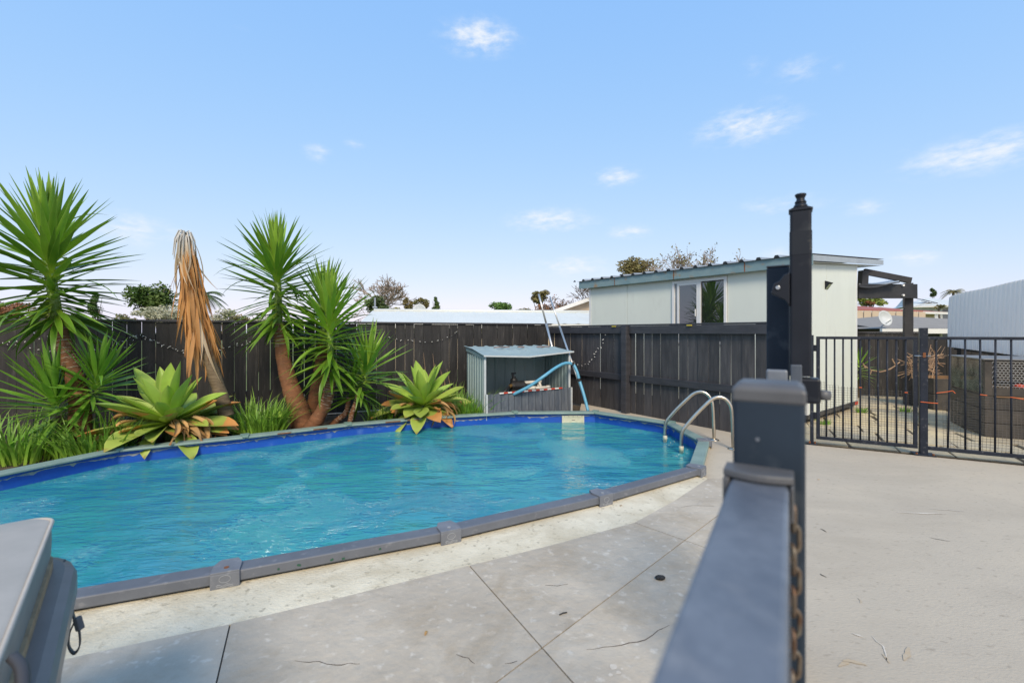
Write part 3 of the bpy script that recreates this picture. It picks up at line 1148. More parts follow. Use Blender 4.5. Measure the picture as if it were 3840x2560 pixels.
WZ = -.085
wl_ = offset_loop(pool, .056)
mb = MB()
mb.add([(p.x, p.y, WZ) for p in wl_], [tuple(range(NP))])
water = mb.build('pool_water', M['pool_water'])
if water.data.polygons[0].normal.z < 0:
    water.data.flip_normals()
tag(water, kind='structure')

# ladder handrails at the far right end
def arc_path(ctrl, n=8):
    """Catmull-Rom through control points"""
    P = [ctrl[0]] + list(ctrl) + [ctrl[-1]]
    out = []
    for i in range(1, len(P) - 2):
        for k in range(n):
            t = k / n
            p0, p1, p2, p3 = P[i - 1], P[i], P[i + 1], P[i + 2]
            out.append(.5 * ((2 * p1) + (p2 - p0) * t + (2 * p0 - 5 * p1 + 4 * p2 - p3) * t * t + (3 * p1 - p0 - 3 * p2 + p3) * t ** 3))
    out.append(P[-2])
    return out


lad = thing('pool_ladder', G(2740, 1660), 'stainless steel pool ladder with two looped handrails at the right end', 'ladder')


def handrail(base, wet, top_z):
    """floor flange at base, over in a loop, down into the water at wet"""
    b0 = Vector((base.x, base.y, 0))
    w0 = Vector((wet.x, wet.y, 0))
    d = (w0 - b0)
    L = d.length
    u_ = d.normalized()

    def at(s, z):
        return b0 + u_ * s + Vector((0, 0, z))
    ctrl = [at(0, 0), at(.01 * L, .2), at(.03 * L, top_z - .14), at(.08 * L, top_z - .06), at(.17 * L, top_z - .012), at(.28 * L, top_z), at(.40 * L, top_z - .025), at(.52 * L, top_z - .085), at(.74 * L, top_z - .215), at(.93 * L, .20), at(.985 * L, .14), at(L, .06), at(L, -.10)]
    o = MB().tube(arc_path(ctrl, 8), .019, 12).build('handrail', M['stainless'], lad, smooth=True)
    MB().lathe([(.055, .0), (.055, .006), (.03, .016), (.022, .02)], (b0.x, b0.y, -.005), 20).build('floor_flange', M['stainless'], o, smooth=True)
    MB().lathe([(.025, -.065), (.025, -.01), (.021, -.005)], (w0.x, w0.y, 0), 14).build('ferrule', M['ivory_plastic'], o, smooth=True)
    leg = MB().tube([at(L, -.06), at(L, -.8)], .018, 10).build('lower_leg', M['stainless'], o, smooth=True)
    return o


hb1, hw1 = G(2678, 1648), G(2494, 1640, -.03)
hb2, hw2 = G(2750, 1682), G(2555, 1680, -.03)
handrail(hb1, hw1, .545)
handrail(hb2, hw2, .545)
mb = MB()
for z in (-.28, -.52):
    mb.beam(Vector((hw1.x, hw1.y, z)), Vector((hw2.x, hw2.y, z)), .10, .03)
mb.build('tread', M['ivory_plastic'], lad)

# ------------------------------------------------------------------ board fences
def board_fence(name, origin, along, length, height, side, label, mat, pitch, gaps, facing, half=.0095):
    """boards one by one; 'facing' is +1/-1 for the side on which the camera stands relative to the frame's y"""
    th = thing(name, origin, label, 'fence')
    fm = frame(origin, along)
    k = int(length / pitch)
    variants = []
    for v in range(6):
        mb = MB()
        w = pitch - gaps[v % len(gaps)]
        mb.box(-w / 2, w / 2, -half, half, 0, height + random.uniform(-.008, .008))
        me = mb.mesh('board', M[mat])
        variants.append(me)
    for i in range(k):
        m_ = fm @ Matrix.Translation((pitch * (i + .5) + random.uniform(-.002, .002), random.uniform(-.003, .003), 0)) @ Matrix.Rotation(random.gauss(0, .0025), 4, 'Y') @ Matrix.Rotation(random.gauss(0, .02), 4, 'Z')
        link('board', random.choice(variants), th, m_)
    return th, fm


BH = 1.385
LB = 9.6
bf, bfm = board_fence('back_fence', FB - DB * LB + Vector((0, 0, -.05)), DB, LB, BH + .04, 1, 'long black stained board fence behind the garden bed and yuccas', 'fence_back', .152,
                      (.004, .0095, .007, .003, .0085, .002), -1)
mb = MB(bfm)
mb.box(-.05, LB + .03, -.035, .045, BH + .045, BH + .075)
mb.build('cap_rail', M['fence_rail'], bf, bevel=.004)
for z in (.35, 1.18):
    mb = MB(bfm)
    mb.box(0, LB, .012, .055, z, z + .09)
    mb.build('rear_rail', M['fence_rail'], bf)
for i in range(5):
    mb = MB(bfm)
    mb.box(LB - .1 - i * 2.3, LB - i * 2.3, .06, .16, 0, BH + .02)
    mb.build('rear_post', M['fence_rail'], bf)
# low pipe with wires in front of the back fence
mb = MB(bfm)
mb.tube([(LB - 4.6, -.42, .09), (LB - 1.7, -.38, .10)], .011, 6)
wr = mb.build('garden_pipe', M['netting_white'], smooth=True)
tag(wr, 'thin white pipe running low along the back fence behind the trunks', 'pipe')

LS = 4.30
sf, sfm = board_fence('side_fence', FB + Vector((0, 0, -.03)), DS, LS, BH - .02, 1, 'charcoal board fence with rails and post, in front of the pale cabin', 'fence_side', .152,
                      (.004, .013, .009, .003, .011, .006), -1, half=.004)
# rails and post stand on the yard side (frame y is to the left of travel: away from the yard is +y)
mb = MB(sfm)
mb.box(-.02, LS + .02, -.055, .02, BH - .015, BH + .008)
mb.build('cap_rail', M['fence_rail'], sf, bevel=.003)
tpost = (G(2395, 1600) - FB).dot(DS)
tpost = 1.98
for (x0, x1) in ((.03, tpost - .055), (tpost + .055, LS)):
    mb = MB(sfm)
    mb.box(x0, x1, -.054, -.012, BH - .135, BH - .018)
    mb.build('top_rail', M['fence_rail'], sf, bevel=.004)
    mb = MB(sfm)
    mb.box(x0, x1, -.050, -.012, .52, .615)
    mb.build('middle_rail', M['fence_rail'], sf, bevel=.004)
mb = MB(sfm)
mb.box(tpost - .052, tpost + .052, -.115, -.012, 0, BH - .016)
mb.build('fence_post', M['fence_rail'], sf, bevel=.005)
for t in (tpost - .25, tpost + 1.12):
    mb = MB(sfm)
    mb.box(t - .035, t + .035, -.075, -.055, BH - .028, BH - .012)
    mb.build('brass_tag', M['brass_yellow'], sf)


# fairy lights
def fairy(label, pts3, n_bulb, seed):
    rnd = random.Random(seed)
    th = thing('fairy_lights', pts3[0], label, 'string lights', 'fairy lights on the fences')
    path = arc_path(pts3, 10)
    MB().tube(path, .0022, 4).build('light_cable', M['wire_black'], th)
    mb = MB()
    for i in range(n_bulb):
        s = (i + .5) / n_bulb * (len(path) - 1)
        k = int(s)
        p = path[k].lerp(path[min(k + 1, len(path) - 1)], s - k)
        d = Vector((rnd.uniform(-1, 1), rnd.uniform(-.4, .1), rnd.uniform(-1, .6))).normalized()
        q = p + d * rnd.uniform(.018, .035)
        mb.tube([p, p + (q - p) * .3, q], [.0015, .0038, .0038], 5)
    mb.build('bulbs', M['bulb_white'], th)
    return th


def on_back(px, py):
    """point on the yard face of the back fence"""
    u_ = (px - CX) / F
    Z0 = FB.y - FB.x * math.tan(R(25))
    Y = Z0 / (1 - u_ * math.tan(R(25))) - .04
    return D(px, py, Y)


def on_side(px, py):
    u_ = (px - CX) / F
    # FB + t*DS with x/y = u
    t = (u_ * FB.y - FB.x) / (DS.x - u_ * DS.y)
    Y = FB.y + t * DS.y - .07
    return D(px, py, Y)


fairy('fairy lights drooping along the far left of the back fence', [on_back(*p) for p in ((-60, 1270), (10, 1283), (110, 1276), (200, 1255), (260, 1235))], 14, 1)
fairy('fairy lights in two swags beside the dead yucca on the back fence', [on_back(*p) for p in ((-60, 1275), (90, 1300), (250, 1318), (400, 1295), (480, 1270), (520, 1258), (590, 1280), (660, 1310), (730, 1330), (800, 1308), (900, 1292), (980, 1270))], 44, 2)
fairy('fairy lights between dead yucca and grass clump on the back fence', [on_back(*p) for p in ((380, 1335), (470, 1300), (530, 1262), (600, 1290), (690, 1318), (780, 1320), (860, 1300), (960, 1280))], 26, 3)
fairy('fairy lights sagging on the back fence beside the metal locker', [on_back(*p) for p in ((1440, 1262), (1500, 1272), (1570, 1280), (1640, 1278), (1700, 1255), (1716, 1238))], 16, 4)
fairy('fairy lights hanging in a loop on the side fence near the poles', [on_side(*p) for p in ((2276, 1222), (2272, 1245), (2258, 1290), (2238, 1318), (2222, 1345), (2195, 1366), (2160, 1362), (2140, 1345))], 20, 5)

# ------------------------------------------------------------------ near fence, post and chain in the foreground
PN = Vector((DN.y, -DN.x, 0))               # to the right of the near fence
RZ = EYE - .148                              # top of the near rail
post_d = .540                                # distance of the post's front face along the fence
# frame: x to the right across the fence, y along it away from the camera, origin under the camera
NM = Matrix(((PN.x, DN.x, 0, 0), (PN.y, DN.y, 0, 0), (0, 0, 1, 0), (0, 0, 0, 1)))
pc = -.0185                                  # centre of the post across the fence
nf = thing('near_fence', NM @ Vector((pc, post_d, 0)), 'blue grey steel fence rail and square post close to the camera', 'fence')
mb = MB(NM)
mb.box(pc - .0335, pc + .0325, post_d, post_d + .065, 0, 1.170)
mb.build('post', M['steel_slate'], nf, bevel=.004)
mb = MB(NM)
w0, w1 = pc - .0345, pc + .0335
y0, y1 = post_d - .0012, post_d + .0662
t_ = .007
mb.add([(w0, y0, 1.166), (w1, y0, 1.166), (w1, y1, 1.166), (w0, y1, 1.166), (w0, y0, 1.181), (w1, y0, 1.181), (w1, y1, 1.181), (w0, y1, 1.181),
        (w0 + t_, y0 + t_, 1.186), (w1 - t_, y0 + t_, 1.186), (w1 - t_, y1 - t_, 1.186), (w0 + t_, y1 - t_, 1.186)],
       [(3, 2, 1, 0), (0, 1, 5, 4), (1, 2, 6, 5), (2, 3, 7, 6), (3, 0, 4, 7), (4, 5, 9, 8), (5, 6, 10, 9), (6, 7, 11, 10), (7, 4, 8, 11), (8, 9, 10, 11)])
mb.build('post_cap', M['cap_plastic'], nf, bevel=.003)
mb = MB(NM)
rc = -.0255
mb.box(rc - .0255, rc + .0255, -.6, post_d - .006, RZ - .027, RZ)
mb.build('rail', M['steel_rail'], nf, bevel=.004)
mb = MB(NM)
bw = .0325
# socket that holds the rail: two cheeks, a lid with a bowed front edge, and a lip on the post
mb.box(rc - bw, rc - .0262, post_d - .034, post_d - .0002, RZ - .034, RZ + .001)
mb.box(rc + .0262, rc + bw - .003, post_d - .034, post_d - .0002, RZ - .034, RZ + .001)
ft = [(rc - bw + (2 * bw - .003) * k / 8, post_d - .034 - .008 * math.sin(math.pi * k / 8) + .004) for k in range(9)]
mb.prism(ft + [(rc + bw - .003, post_d - .0004), (rc - bw, post_d - .0004)], RZ + .0012, RZ + .009)
mb.build('rail_bracket', M['cap_plastic'], nf, bevel=.0025)
mb = MB(NM)
mb.box(rc - .0255, rc + .0255, -.6, post_d - .006, .10, .127)
mb.build('lower_rail', M['steel_rail'], nf, bevel=.004)
for i in range(6):
    mb = MB(NM)
    y = -.5 + i * .095
    mb.box(rc - .008, rc + .008, y - .008, y + .008, .127, RZ - .027)
    mb.build('baluster', M['steel_rail'], nf)
# screw dimple on the post face
mb = MB(NM)
mb.tube([(pc - .010, post_d - .0012, 1.128), (pc - .010, post_d + .0005, 1.128)], .0022, 10)
mb.build('rivet', M['steel_rail'], nf)

# chain hanging in front of the post, right of the rail
ch = thing('steel_chain', NM @ Vector((.004, post_d - .03, .6)), 'tarnished steel chain hanging beside the rail on the near post', 'chain')
lw, ll, wr_ = .0062, .0135, .0023
pts = []
for k in range(24):
    an = 2 * math.pi * k / 24
    pts.append(Vector((lw * math.cos(an), 0, ll * math.sin(an) * .55 + (ll * .45 if math.sin(an) > 0 else -ll * .45))))
lm = MB()
vs_ = []
lm.tube(pts + [pts[0]], wr_, 6, cap=False)
link_me = lm.mesh('link', M['chain_metal'], smooth=True)
z = 1.060
i = 0
while z > .40:
    m_ = NM @ Matrix.Translation((.0025, post_d - .020, z)) @ Matrix.Rotation(R(20 if i % 2 else 100) + random.uniform(-.25, .25), 4, 'Z') @ Matrix.Rotation(random.uniform(-.06, .06), 4, 'Y')
    link('link', link_me, ch, m_)
    z -= .0205
    i += 1

# gate stile behind the post, with its tall pull-up latch
LY = 1.10                                    # depth of the latch
gs0 = D(2918, 1400, LY + .10)
gm = Matrix(((PN.x, DN.x, 0, gs0.x), (PN.y, DN.y, 0, gs0.y), (0, 0, 1, 0), (0, 0, 0, 1)))
gt = thing('latch_gate', (gs0.x, gs0.y, 0), 'slate blue square gate upright standing behind the black pull latch', 'gate')
topz = D(2918, 1006, LY + .10).z
mb = MB(gm)
mb.box(-.026, .026, -.026, .026, .06, topz)
mb.build('stile', M['steel_slate'], gt, bevel=.004)
mb = MB(gm)
mb.box(-.0265, .0265, -.0265, .0265, topz + .0005, topz + .005)
mb.build('stile_cap', M['cap_plastic'], gt, bevel=.002)
mb = MB(gm)
mb.box(-.02, .02, .026, .75, topz - .36, topz - .32)
mb.build('gate_rail', M['steel_slate'], gt, bevel=.003)
mb = MB(gm)
mb.box(-.02, .02, .026, .75, .08, .12)
mb.build('gate_rail', M['steel_slate'], gt, bevel=.003)
for k in range(7):
    mb = MB(gm)
    mb.box(-.008, .008, .11 + k * .09, .126 + k * .09, .12, topz - .36)
    mb.build('baluster', M['steel_slate'], gt)

lc = D(3002, 1400, LY)
lm_ = Matrix(((PN.x, DN.x, 0, lc.x), (PN.y, DN.y, 0, lc.y), (0, 0, 1, 0), (0, 0, 0, 1)))
lt = thing('pool_gate_latch', (lc.x, lc.y, 1.1), 'tall black pull-up gate latch with knob on its top', 'latch')
zt = D(3000, 795, LY).z
zb_ = D(3000, 1408, LY).z
hw = .0225


def rounded(mb_, hx, hy, z0, z1, r, cx_=0, cy_=0):
    ps = []
    for (sx, sy, a0) in ((1, 1, 0), (-1, 1, 90), (-1, -1, 180), (1, -1, 270)):
        for k in range(5):
            an = R(a0 + 22.5 * k)
            ps.append((cx_ + sx * (hx - r) + r * math.cos(an), cy_ + sy * (hy - r) + r * math.sin(an)))
    mb_.prism(ps, z0, z1)


mb = MB(lm_)
rounded(mb, hw, .021, zb_, zt - .085, .006)
tube = mb.build('latch_tube', M['latch_black'], lt, bevel=.001)
mb = MB(lm_)
rounded(mb, hw, .021, zt - .215, zt, .006)
# upper sleeve, scuffed
for v in mb.v:
    pass
mb2 = MB(lm_)
rounded(mb2, hw - .0004, .0206, zt - .0852, zt, .006)
up = mb2.build('latch_upper', M['latch_black'], lt, bevel=.001)
mb = MB(lm_)
zs0, zs1 = D(3000, 958, LY).z, D(3000, 872, LY).z
rounded(mb, hw + .0006, .0216, zs0, zs1, .006)
mb.build('scuffed_band', M['latch_worn'], lt)
mb = MB(lm_)
rounded(mb, hw + .0022, .0232, zt, zt + .005, .005)
rounded(mb, hw - .002, .019, zt + .005, zt + .008, .006)
kc = mb.build('latch_collar', M['latch_black'], lt, bevel=.001)
mb = MB(lm_)
mb.lathe([(.0175, 0), (.0135, .009), (.0118, .0095), (.0112, .013), (.0122, .0132), (.0122, .016), (.0100, .019), (.0085, .0225), (.0095, .027), (.0118, .031), (.0124, .0335), (.0112, .0352), (.004, .0362)],
         (0, 0, zt + .008), 24)
mb.build('pull_knob', M['latch_black'], lt, smooth=True)
# brackets that hold the latch to the stile
for (z0, z1, scr) in ((D(2930, 1130, LY).z, D(2930, 1030, LY).z, True),):
    zm = (z0 + z1) / 2
    mb = MB(lm_)
    y_ = -.012
    prof = [(-.062, zm - .012), (-.056, zm + .012), (-.044, zm + .018), (-.034, z1), (-.0226, z1 + .004), (-.0226, z0 - .012), (-.034, z0 + .004)]
    vs_ = [(x, y_ - .014, z) for (x, z) in prof] + [(x, y_ + .014, z) for (x, z) in prof]
    k = len(prof)
    mb.add(vs_, [tuple(range(k)), tuple(range(k, 2 * k))[::-1]] + [(i, (i + 1) % k, (i + 1) % k + k, i + k) for i in range(k)])
    o = mb.build('latch_bracket', M['latch_black'], lt, bevel=.002)
    mb = MB(lm_)
    mb.tube([(-.047, y_ - .0145, zm + .001), (-.047, y_ - .0175, zm + .001)], .0052, 14)
    mb.build('bracket_screw', M['screw_metal'], o, bevel=.001)
# striker housing at the foot
mb = MB(lm_)
z1 = D(2985, 1408, LY).z
mb.box(-.018, .040, -.024, .024, z1 - .064, z1 - .004)
mb.build('striker_housing', M['latch_black'], lt, bevel=.006)
mb = MB(lm_)
mb.lathe([(.0, 0), (.0145, .002), (.016, .012), (.0145, .022), (.0, .024)], (.046, 0, z1 - .056), 14)
mb.build('striker_knob', M['cap_plastic'], lt, smooth=True)
mb = MB(lm_)
mb.box(-.021, .003, -.030, -.0235, z1 - .02, z1 + .028)
mb.build('release_tab', M['locker_dark'], lt, bevel=.005)
mb = MB(lm_)
mb.box(-.072, -.026, -.030, -.005, z1 - .025, z1 + .014)
mb.build('stile_clip', M['steel_rail'], lt, bevel=.005)

# ------------------------------------------------------------------ far gate, its posts and the panel to the right
GM = frame((GP.x, GP.y, 0), DG)                 # x along the gate line, 0 at the post; gate spans to -Lg
Lg = (GP - GH).length
gz0, gz1 = .055, 1.195
fg = thing('pool_gate', GH, 'black steel pool gate with vertical bars, hinged beside the pale cabin', 'gate')
mb = MB(GM)
mb.box(-Lg + .035, -.045, -.016, .016, gz1 - .030, gz1)
mb.build('top_rail', M['steel_navy'], fg, bevel=.003)
mb = MB(GM)
mb.box(-Lg + .035, -.045, -.016, .016, gz0, gz0 + .034)
mb.build('bottom_rail', M['steel_navy'], fg, bevel=.003)
for x in (-Lg + .052, -.062):
    mb = MB(GM)
    mb.box(x - .017, x + .017, -.0155, .0155, gz0 + .034, gz1 - .030)
    mb.build('stile', M['steel_navy'], fg, bevel=.003)
nb = 10
for i in range(nb):
    x = lerp(-Lg + .052, -.062, (i + 1) / (nb + 1))
    mb = MB(GM)
    mb.tube([(x, 0, gz0 + .034), (x, 0, gz1 - .030)], .0085, 8)
    mb.build('bar', M['steel_navy'], fg, smooth=True)
for z in (.28, 1.03):
    mb = MB(GM)
    mb.box(-Lg + .012, -Lg + .034, -.022, .022, z, z + .07)
    mb.build('hinge', M['latch_black'], fg, bevel=.004)
mb = MB(GM)
mb.tube([(-.075, -.024, 1.00), (.05, -.024, 1.00)], .0075, 8)
mb.build('slide_bolt', M['screw_metal'], fg, smooth=True)
mb = MB(GM)
mb.box(-.012, .012, -.036, -.030, .985, 1.035)
mb.build('bolt_keeper', M['rust'], fg, bevel=.003)

hp = thing('hinge_post', GH, 'thin black hinge post with base plate beside the fence end', 'post')
mb = MB(GM)
mb.box(-Lg - .022, -Lg + .010, -.018, .018, 0, 1.21)
mb.build('upright', M['steel_navy'], hp, bevel=.003)
mb = MB(GM)
mb.box(-Lg - .05, -Lg + .045, -.05, .05, -.005, .006)
mb.build('base_plate', M['steel_navy'], hp, bevel=.002)
mb = MB(GM)
mb.tube([(-Lg + .02, -.03, .006), (-Lg + .02, -.03, .03)], .009, 6)
mb.tube([(-Lg - .03, -.03, .006), (-Lg - .03, -.03, .03)], .009, 6)
mb.build('anchor_bolts', M['rust'], hp)

gp = thing('gate_post', GP, 'black steel gate post with slide bolt between gate and fence panel', 'post')
mb = MB(GM)
mb.box(-.031, .031, -.031, .031, 0, D(3462, 1229, GP.y).z)
mb.build('upright', M['steel_navy'], gp, bevel=.004)
mb = MB(GM)
mb.box(-.085, .085, -.075, .075, -.005, .007)
mb.build('base_plate', M['steel_navy'], gp, bevel=.002)
mb = MB(GM)
for x in (-.065, .065):
    mb.tube([(x, -.055, .007), (x, -.055, .022)], .010, 6)
mb.build('anchor_bolts', M['rust'], gp)

fp = thing('fence_panel', GM @ Vector((1.0, 0, 0)), 'black steel bar fence panel in front of the stacked crates', 'fence')
Lp = 2.4
mb = MB(GM)
mb.box(.033, Lp, -.016, .016, gz1 - .028, gz1 + .002)
mb.build('top_rail', M['steel_navy'], fp, bevel=.003)
mb = MB(GM)
mb.box(.033, Lp, -.016, .016, gz0 - .005, gz0 + .030)
mb.build('bottom_rail', M['steel_navy'], fp, bevel=.003)
for i in range(21):
    x = .10 + i * .108
    b0 = (-.02 if i == 1 else random.uniform(-.004, .004))
    mb = MB(GM)
    mb.tube([(x + b0, 0, gz0 + .030), (x, 0, gz1 - .028)], .0085, 8)
    mb.build('bar', M['steel_navy'], fp, smooth=True)


def netting(name, x0, x1, label, topf, y=.022, cell=.0265):
    th = MB(GM)
    n = int((x1 - x0) / cell)
    wave = [random.uniform(-.008, .008) for _ in range(60)]
    for i in range(n + 1):
        x = x0 + i * cell
        zt_ = topf((x - x0) / (x1 - x0))
        path = []
        k = 8
        for j in range(k + 1):
            z_ = .045 + (zt_ - .045) * j / k
            path.append((x + .004 * math.sin(7 * z_ + 9 * x), y + .006 * math.sin(5 * x + 8 * z_), z_))
        th.tube(path, .0015, 3, cap=False)
    z_ = .05
    while z_ < .72:
        path = []
        for i in range(n + 1):
            x = x0 + i * cell
            if z_ <= topf((x - x0) / (x1 - x0)) + .004:
                path.append((x, y + .006 * math.sin(5 * x + 8 * z_), z_ + .004 * math.sin(6 * x + z_ * 20)))
            else:
                if len(path) > 1:
                    th.tube(path, .0015, 3, cap=False)
                path = []
        if len(path) > 1:
            th.tube(path, .0015, 3, cap=False)
        z_ += cell * .95
    o = th.build(name, M['wire_grey'], fix=False)
    return tag(o, label, 'wire netting', 'wire netting on the bar fence')


netting('wire_netting', -Lg + .06, -.08, 'square wire netting fixed along the foot of the pool gate', lambda t_: .655 + .045 * math.exp(-((t_ - .06) / .05) ** 2) - .02 * t_)
netting('wire_netting', .16, Lp - .02, 'rumpled square wire netting on the panel beside the crates', lambda t_: .56 + .075 * smooth(0, .08, t_) - .03 * math.sin(t_ * 9) - .03 * t_)
tw = thing('orange_twine', GM @ Vector((.1, 0, .5)), 'orange twine tying the netting to the bars right of the gate post', 'twine')
for path in ([(-.03, -.034, .535), (.05, -.034, .53), (.11, -.012, .527)], [(.10, -.012, .63), (.17, -.012, .645), (.22, -.012, .66), (.24, -.012, .635)],
             [(.42, -.012, .635), (.47, -.012, .63)], [(.63, -.012, .625), (.78, -.012, .60), (.95, -.012, .57)]):
    MB(GM).tube(path, .004, 5).build('twine_run', M['twine_orange'], tw)
mb = MB(GM)
for (x, z_) in ((-Lg + .052 + (Lg - .114) * 5 / 11, .65), (-Lg + .052 + (Lg - .114) * 10 / 11, .62)):
    mb.tube([(x - .012, -.012, z_), (x + .012, -.012, z_)], .005, 6)
o = mb.build('twine_knot', M['twine_orange'])
tag(o, 'two small orange twine knots on bars of the pool gate', 'twine')

# ------------------------------------------------------------------ pale cabin behind the side fence
SC = Vector((4.0, 6.14, 0))
SL = Vector((-.616, .788, 0)).normalized()     # window wall, going away to the left
SR = Vector((.788, .616, 0)).normalized()      # end wall, going away to the right
# frame: x along the window wall away from the near corner, y along the end wall (into the cabin)
CM = Matrix(((SL.x, SR.x, 0, SC.x), (SL.y, SR.y, 0, SC.y), (0, 0, 1, 0), (0, 0, 0, 1)))
Lw, Ww = 3.93, 2.10
cb = thing('cabin', SC, 'pale green panel cabin with white window behind the side fence', 'cabin')
zw = 2.165
rise = .25 / 3.25
wx0, wx1, wz0, wz1 = 1.096, 2.04, 1.05, 2.105
sx = 2.99
Y0, Y1 = 0.0, .045
# wall panels one by one, with fine gaps between them
for (x0, x1, z0, z1) in ((0.045, wx0 - .004, .12, zw), (wx1 + .004, sx - .003, .12, zw), (sx + .003, Lw - .045, .12, zw), (wx0 - .003, wx1 + .003, .12, wz0 - .003), (wx0 - .003, wx1 + .003, wz1 + .003, zw)):
    mb = MB(CM)
    mb.box(x0, x1, Y0, Y1, z0, z1)
    mb.build('wall_panel', M['shed_panel'], cb, bevel=.0025)
for (y0, y1) in ((.045, .72), (.726, Ww - .05)):
    mb = MB(CM)
    za_, zb_w = zw + .008 + rise * y0, zw + .008 + rise * y1
    mb.add([(0, y0, .12), (.045, y0, .12), (.045, y1, .12), (0, y1, .12), (0, y0, za_), (.045, y0, za_), (.045, y1, zb_w), (0, y1, zb_w)],
           [(0, 3, 2, 1), (4, 5, 6, 7), (0, 1, 5, 4), (1, 2, 6, 5), (2, 3, 7, 6), (3, 0, 4, 7)])
    mb.build('wall_panel', M['shed_panel'], cb, bevel=.0025)
mb = MB(CM)
mb.box(Lw - .045, Lw, .045, Ww, .12, zw)
mb.build('wall_panel', M['shed_panel'], cb)
mb = MB(CM)
mb.box(.05, Lw - .05, Ww - .05, Ww - .005, .12, zw + .05)
mb.build('wall_panel', M['shed_panel'], cb)
for (x0, x1, y0, y1) in ((-.006, .046, -.006, .046), (-.006, .05, Ww - .052, Ww + .006), (Lw - .046, Lw + .006, -.006, .046)):
    mb = MB(CM)
    mb.box(x0, x1, y0, y1, .10, zw + .008 + rise * max(0, y0))
    mb.build('corner_trim', M['shed_white'], cb, bevel=.003)
mb = MB(CM)
mb.box(-.012, Lw + .01, -.012, Ww + .012, .06, .118)
mb.build('base_channel', M['dark_metal'], cb, bevel=.003)
mb = MB(CM)
for (x, y) in ((.1, .1), (.1, Ww - .15), (Lw - .15, .1), (Lw / 2, .1), (Lw - .15, Ww - .15)):
    mb.box(x, x + .12, y, y + .12, -.05, .06)
mb.build('footing', M['timber_raw'], cb)
mb = MB(CM)
mb.box(-.0135, -.0115, Ww - .14, Ww + .01, .065, .112)
mb.build('red_end', M['tape_red'], cb)
# roof: fascia on the window side and the end, ribbed sheet above
mb = MB(CM)
mb.box(-.10, Lw + .20, -.10, -.085, zw - .035, zw + .115)
fas = mb.build('fascia', M['fascia_blue'], cb, bevel=.003)
for x in (.78, 1.95, 3.2):
    mb = MB(CM)
    mb.box(x, x + .012, -.1035, -.1005, zw - .033, zw + .112)
    mb.build('fascia_joint', M['rust'], fas)
rise = .25 / 3.25
mb = MB(CM)
a0, a1 = -.085, 3.20
mb.add([(-.10, a0, zw + .025), (-.10, a1, zw + .025 + rise * a1), (-.10, a1, zw + .105 + rise * a1), (-.10, a0, zw + .105),
        (-.085, a0, zw + .025), (-.085, a1, zw + .025 + rise * a1), (-.085, a1, zw + .105 + rise * a1), (-.085, a0, zw + .105)],
       [(0, 1, 2, 3), (7, 6, 5, 4), (0, 4, 5, 1), (1, 5, 6, 2), (2, 6, 7, 3), (3, 7, 4, 0)])
mb.build('fascia', M['fascia_grey'], cb)
mb = MB(CM)
mb.add([(-.084, -.084, zw + .012), (-.084, 3.19, zw + .012 + rise * 3.2), (Lw + .19, 3.19, zw + .012 + rise * 3.2), (Lw + .19, -.084, zw + .012)], [(0, 1, 2, 3)])
mb.build('soffit', M['shed_white'], cb)
mb = MB(CM)
uy = Vector((0, 1, rise)).normalized()
mb.corr((-.11, -.13, zw + .116), (1, 0, 0), uy, Lw + .33, 3.35, .243, .036, trap=True)
rf = mb.build('roof_sheet', M['roof_zinc'], cb, solid=.003, fix=False)
# dark foam closures under the ribs
mb = MB(CM)
k = .0
while k < Lw + .25:
    x = -.11 + k + .66 * .243
    mb.add([(x + .005, -.125, zw + .1165), (x + .085, -.125, zw + .1165), (x + .064, -.125, zw + .147), (x + .03, -.125, zw + .147)], [(0, 1, 2, 3)])
    k += .243
mb.build('rib_closure', M['window_dark'], rf)
# window: frame, two sashes
win = MB(CM)
fw = .045
win.box(wx0, wx1, -.022, .03, wz1 - fw, wz1)
win.box(wx0, wx1, -.022, .03, wz0, wz0 + fw)
win.box(wx0, wx0 + fw, -.022, .03, wz0 + fw, wz1 - fw)
win.box(wx1 - fw, wx1, -.022, .03, wz0 + fw, wz1 - fw)
wo_ = win.build('window', M['window_frame'], cb, bevel=.003)
xm = (wx0 + wx1) / 2
for (x0, x1, y) in ((xm - .01, wx1 - fw - .05, -.004), (wx0 + fw, xm - .045, .012)):
    s_ = MB(CM)
    e_ = .038 if y < 0 else .014
    s_.box(x0, x1, y - .012, y + .01, wz1 - fw - e_, wz1 - fw)
    s_.box(x0, x1, y - .012, y + .01, wz0 + fw, wz0 + fw + e_)
    s_.box(x0, x0 + e_, y - .012, y + .01, wz0 + fw + e_, wz1 - fw - e_)
    s_.box(x1 - e_, x1, y - .012, y + .01, wz0 + fw + e_, wz1 - fw - e_)
    s_.build('sash', M['window_frame' if y < 0 else 'window_dark'], wo_, bevel=.002)
    p_ = MB(CM)
    p_.box(x0 + e_, x1 - e_, y - .003, y + .003, wz0 + fw + e_, wz1 - fw - e_)
    p_.build('pane', M['window_glass'], wo_)
mb = MB(CM)
mb.box(xm - .048, xm - .006, -.018, .02, wz0 + fw, wz1 - fw)
mb.build('mullion', M['window_frame'], wo_, bevel=.002)
mb = MB(CM)
mb.box(xm + .036, xm + .048, -.034, -.016, 1.50, 1.62)
mb.build('handle', M['window_frame'], wo_, bevel=.002)
mb = MB(CM)
mb.box(wx1 - fw - .045, wx1 - fw - .002, .0, .03, wz0 + fw, wz1 - fw)
mb.build('side_gap', M['roof_zinc'], wo_)
mb = MB(CM)
mb.box(.07, Lw - .07, .06, .075, .3, 2.1)
mb.build('inner_blind', M['window_dark'], cb)
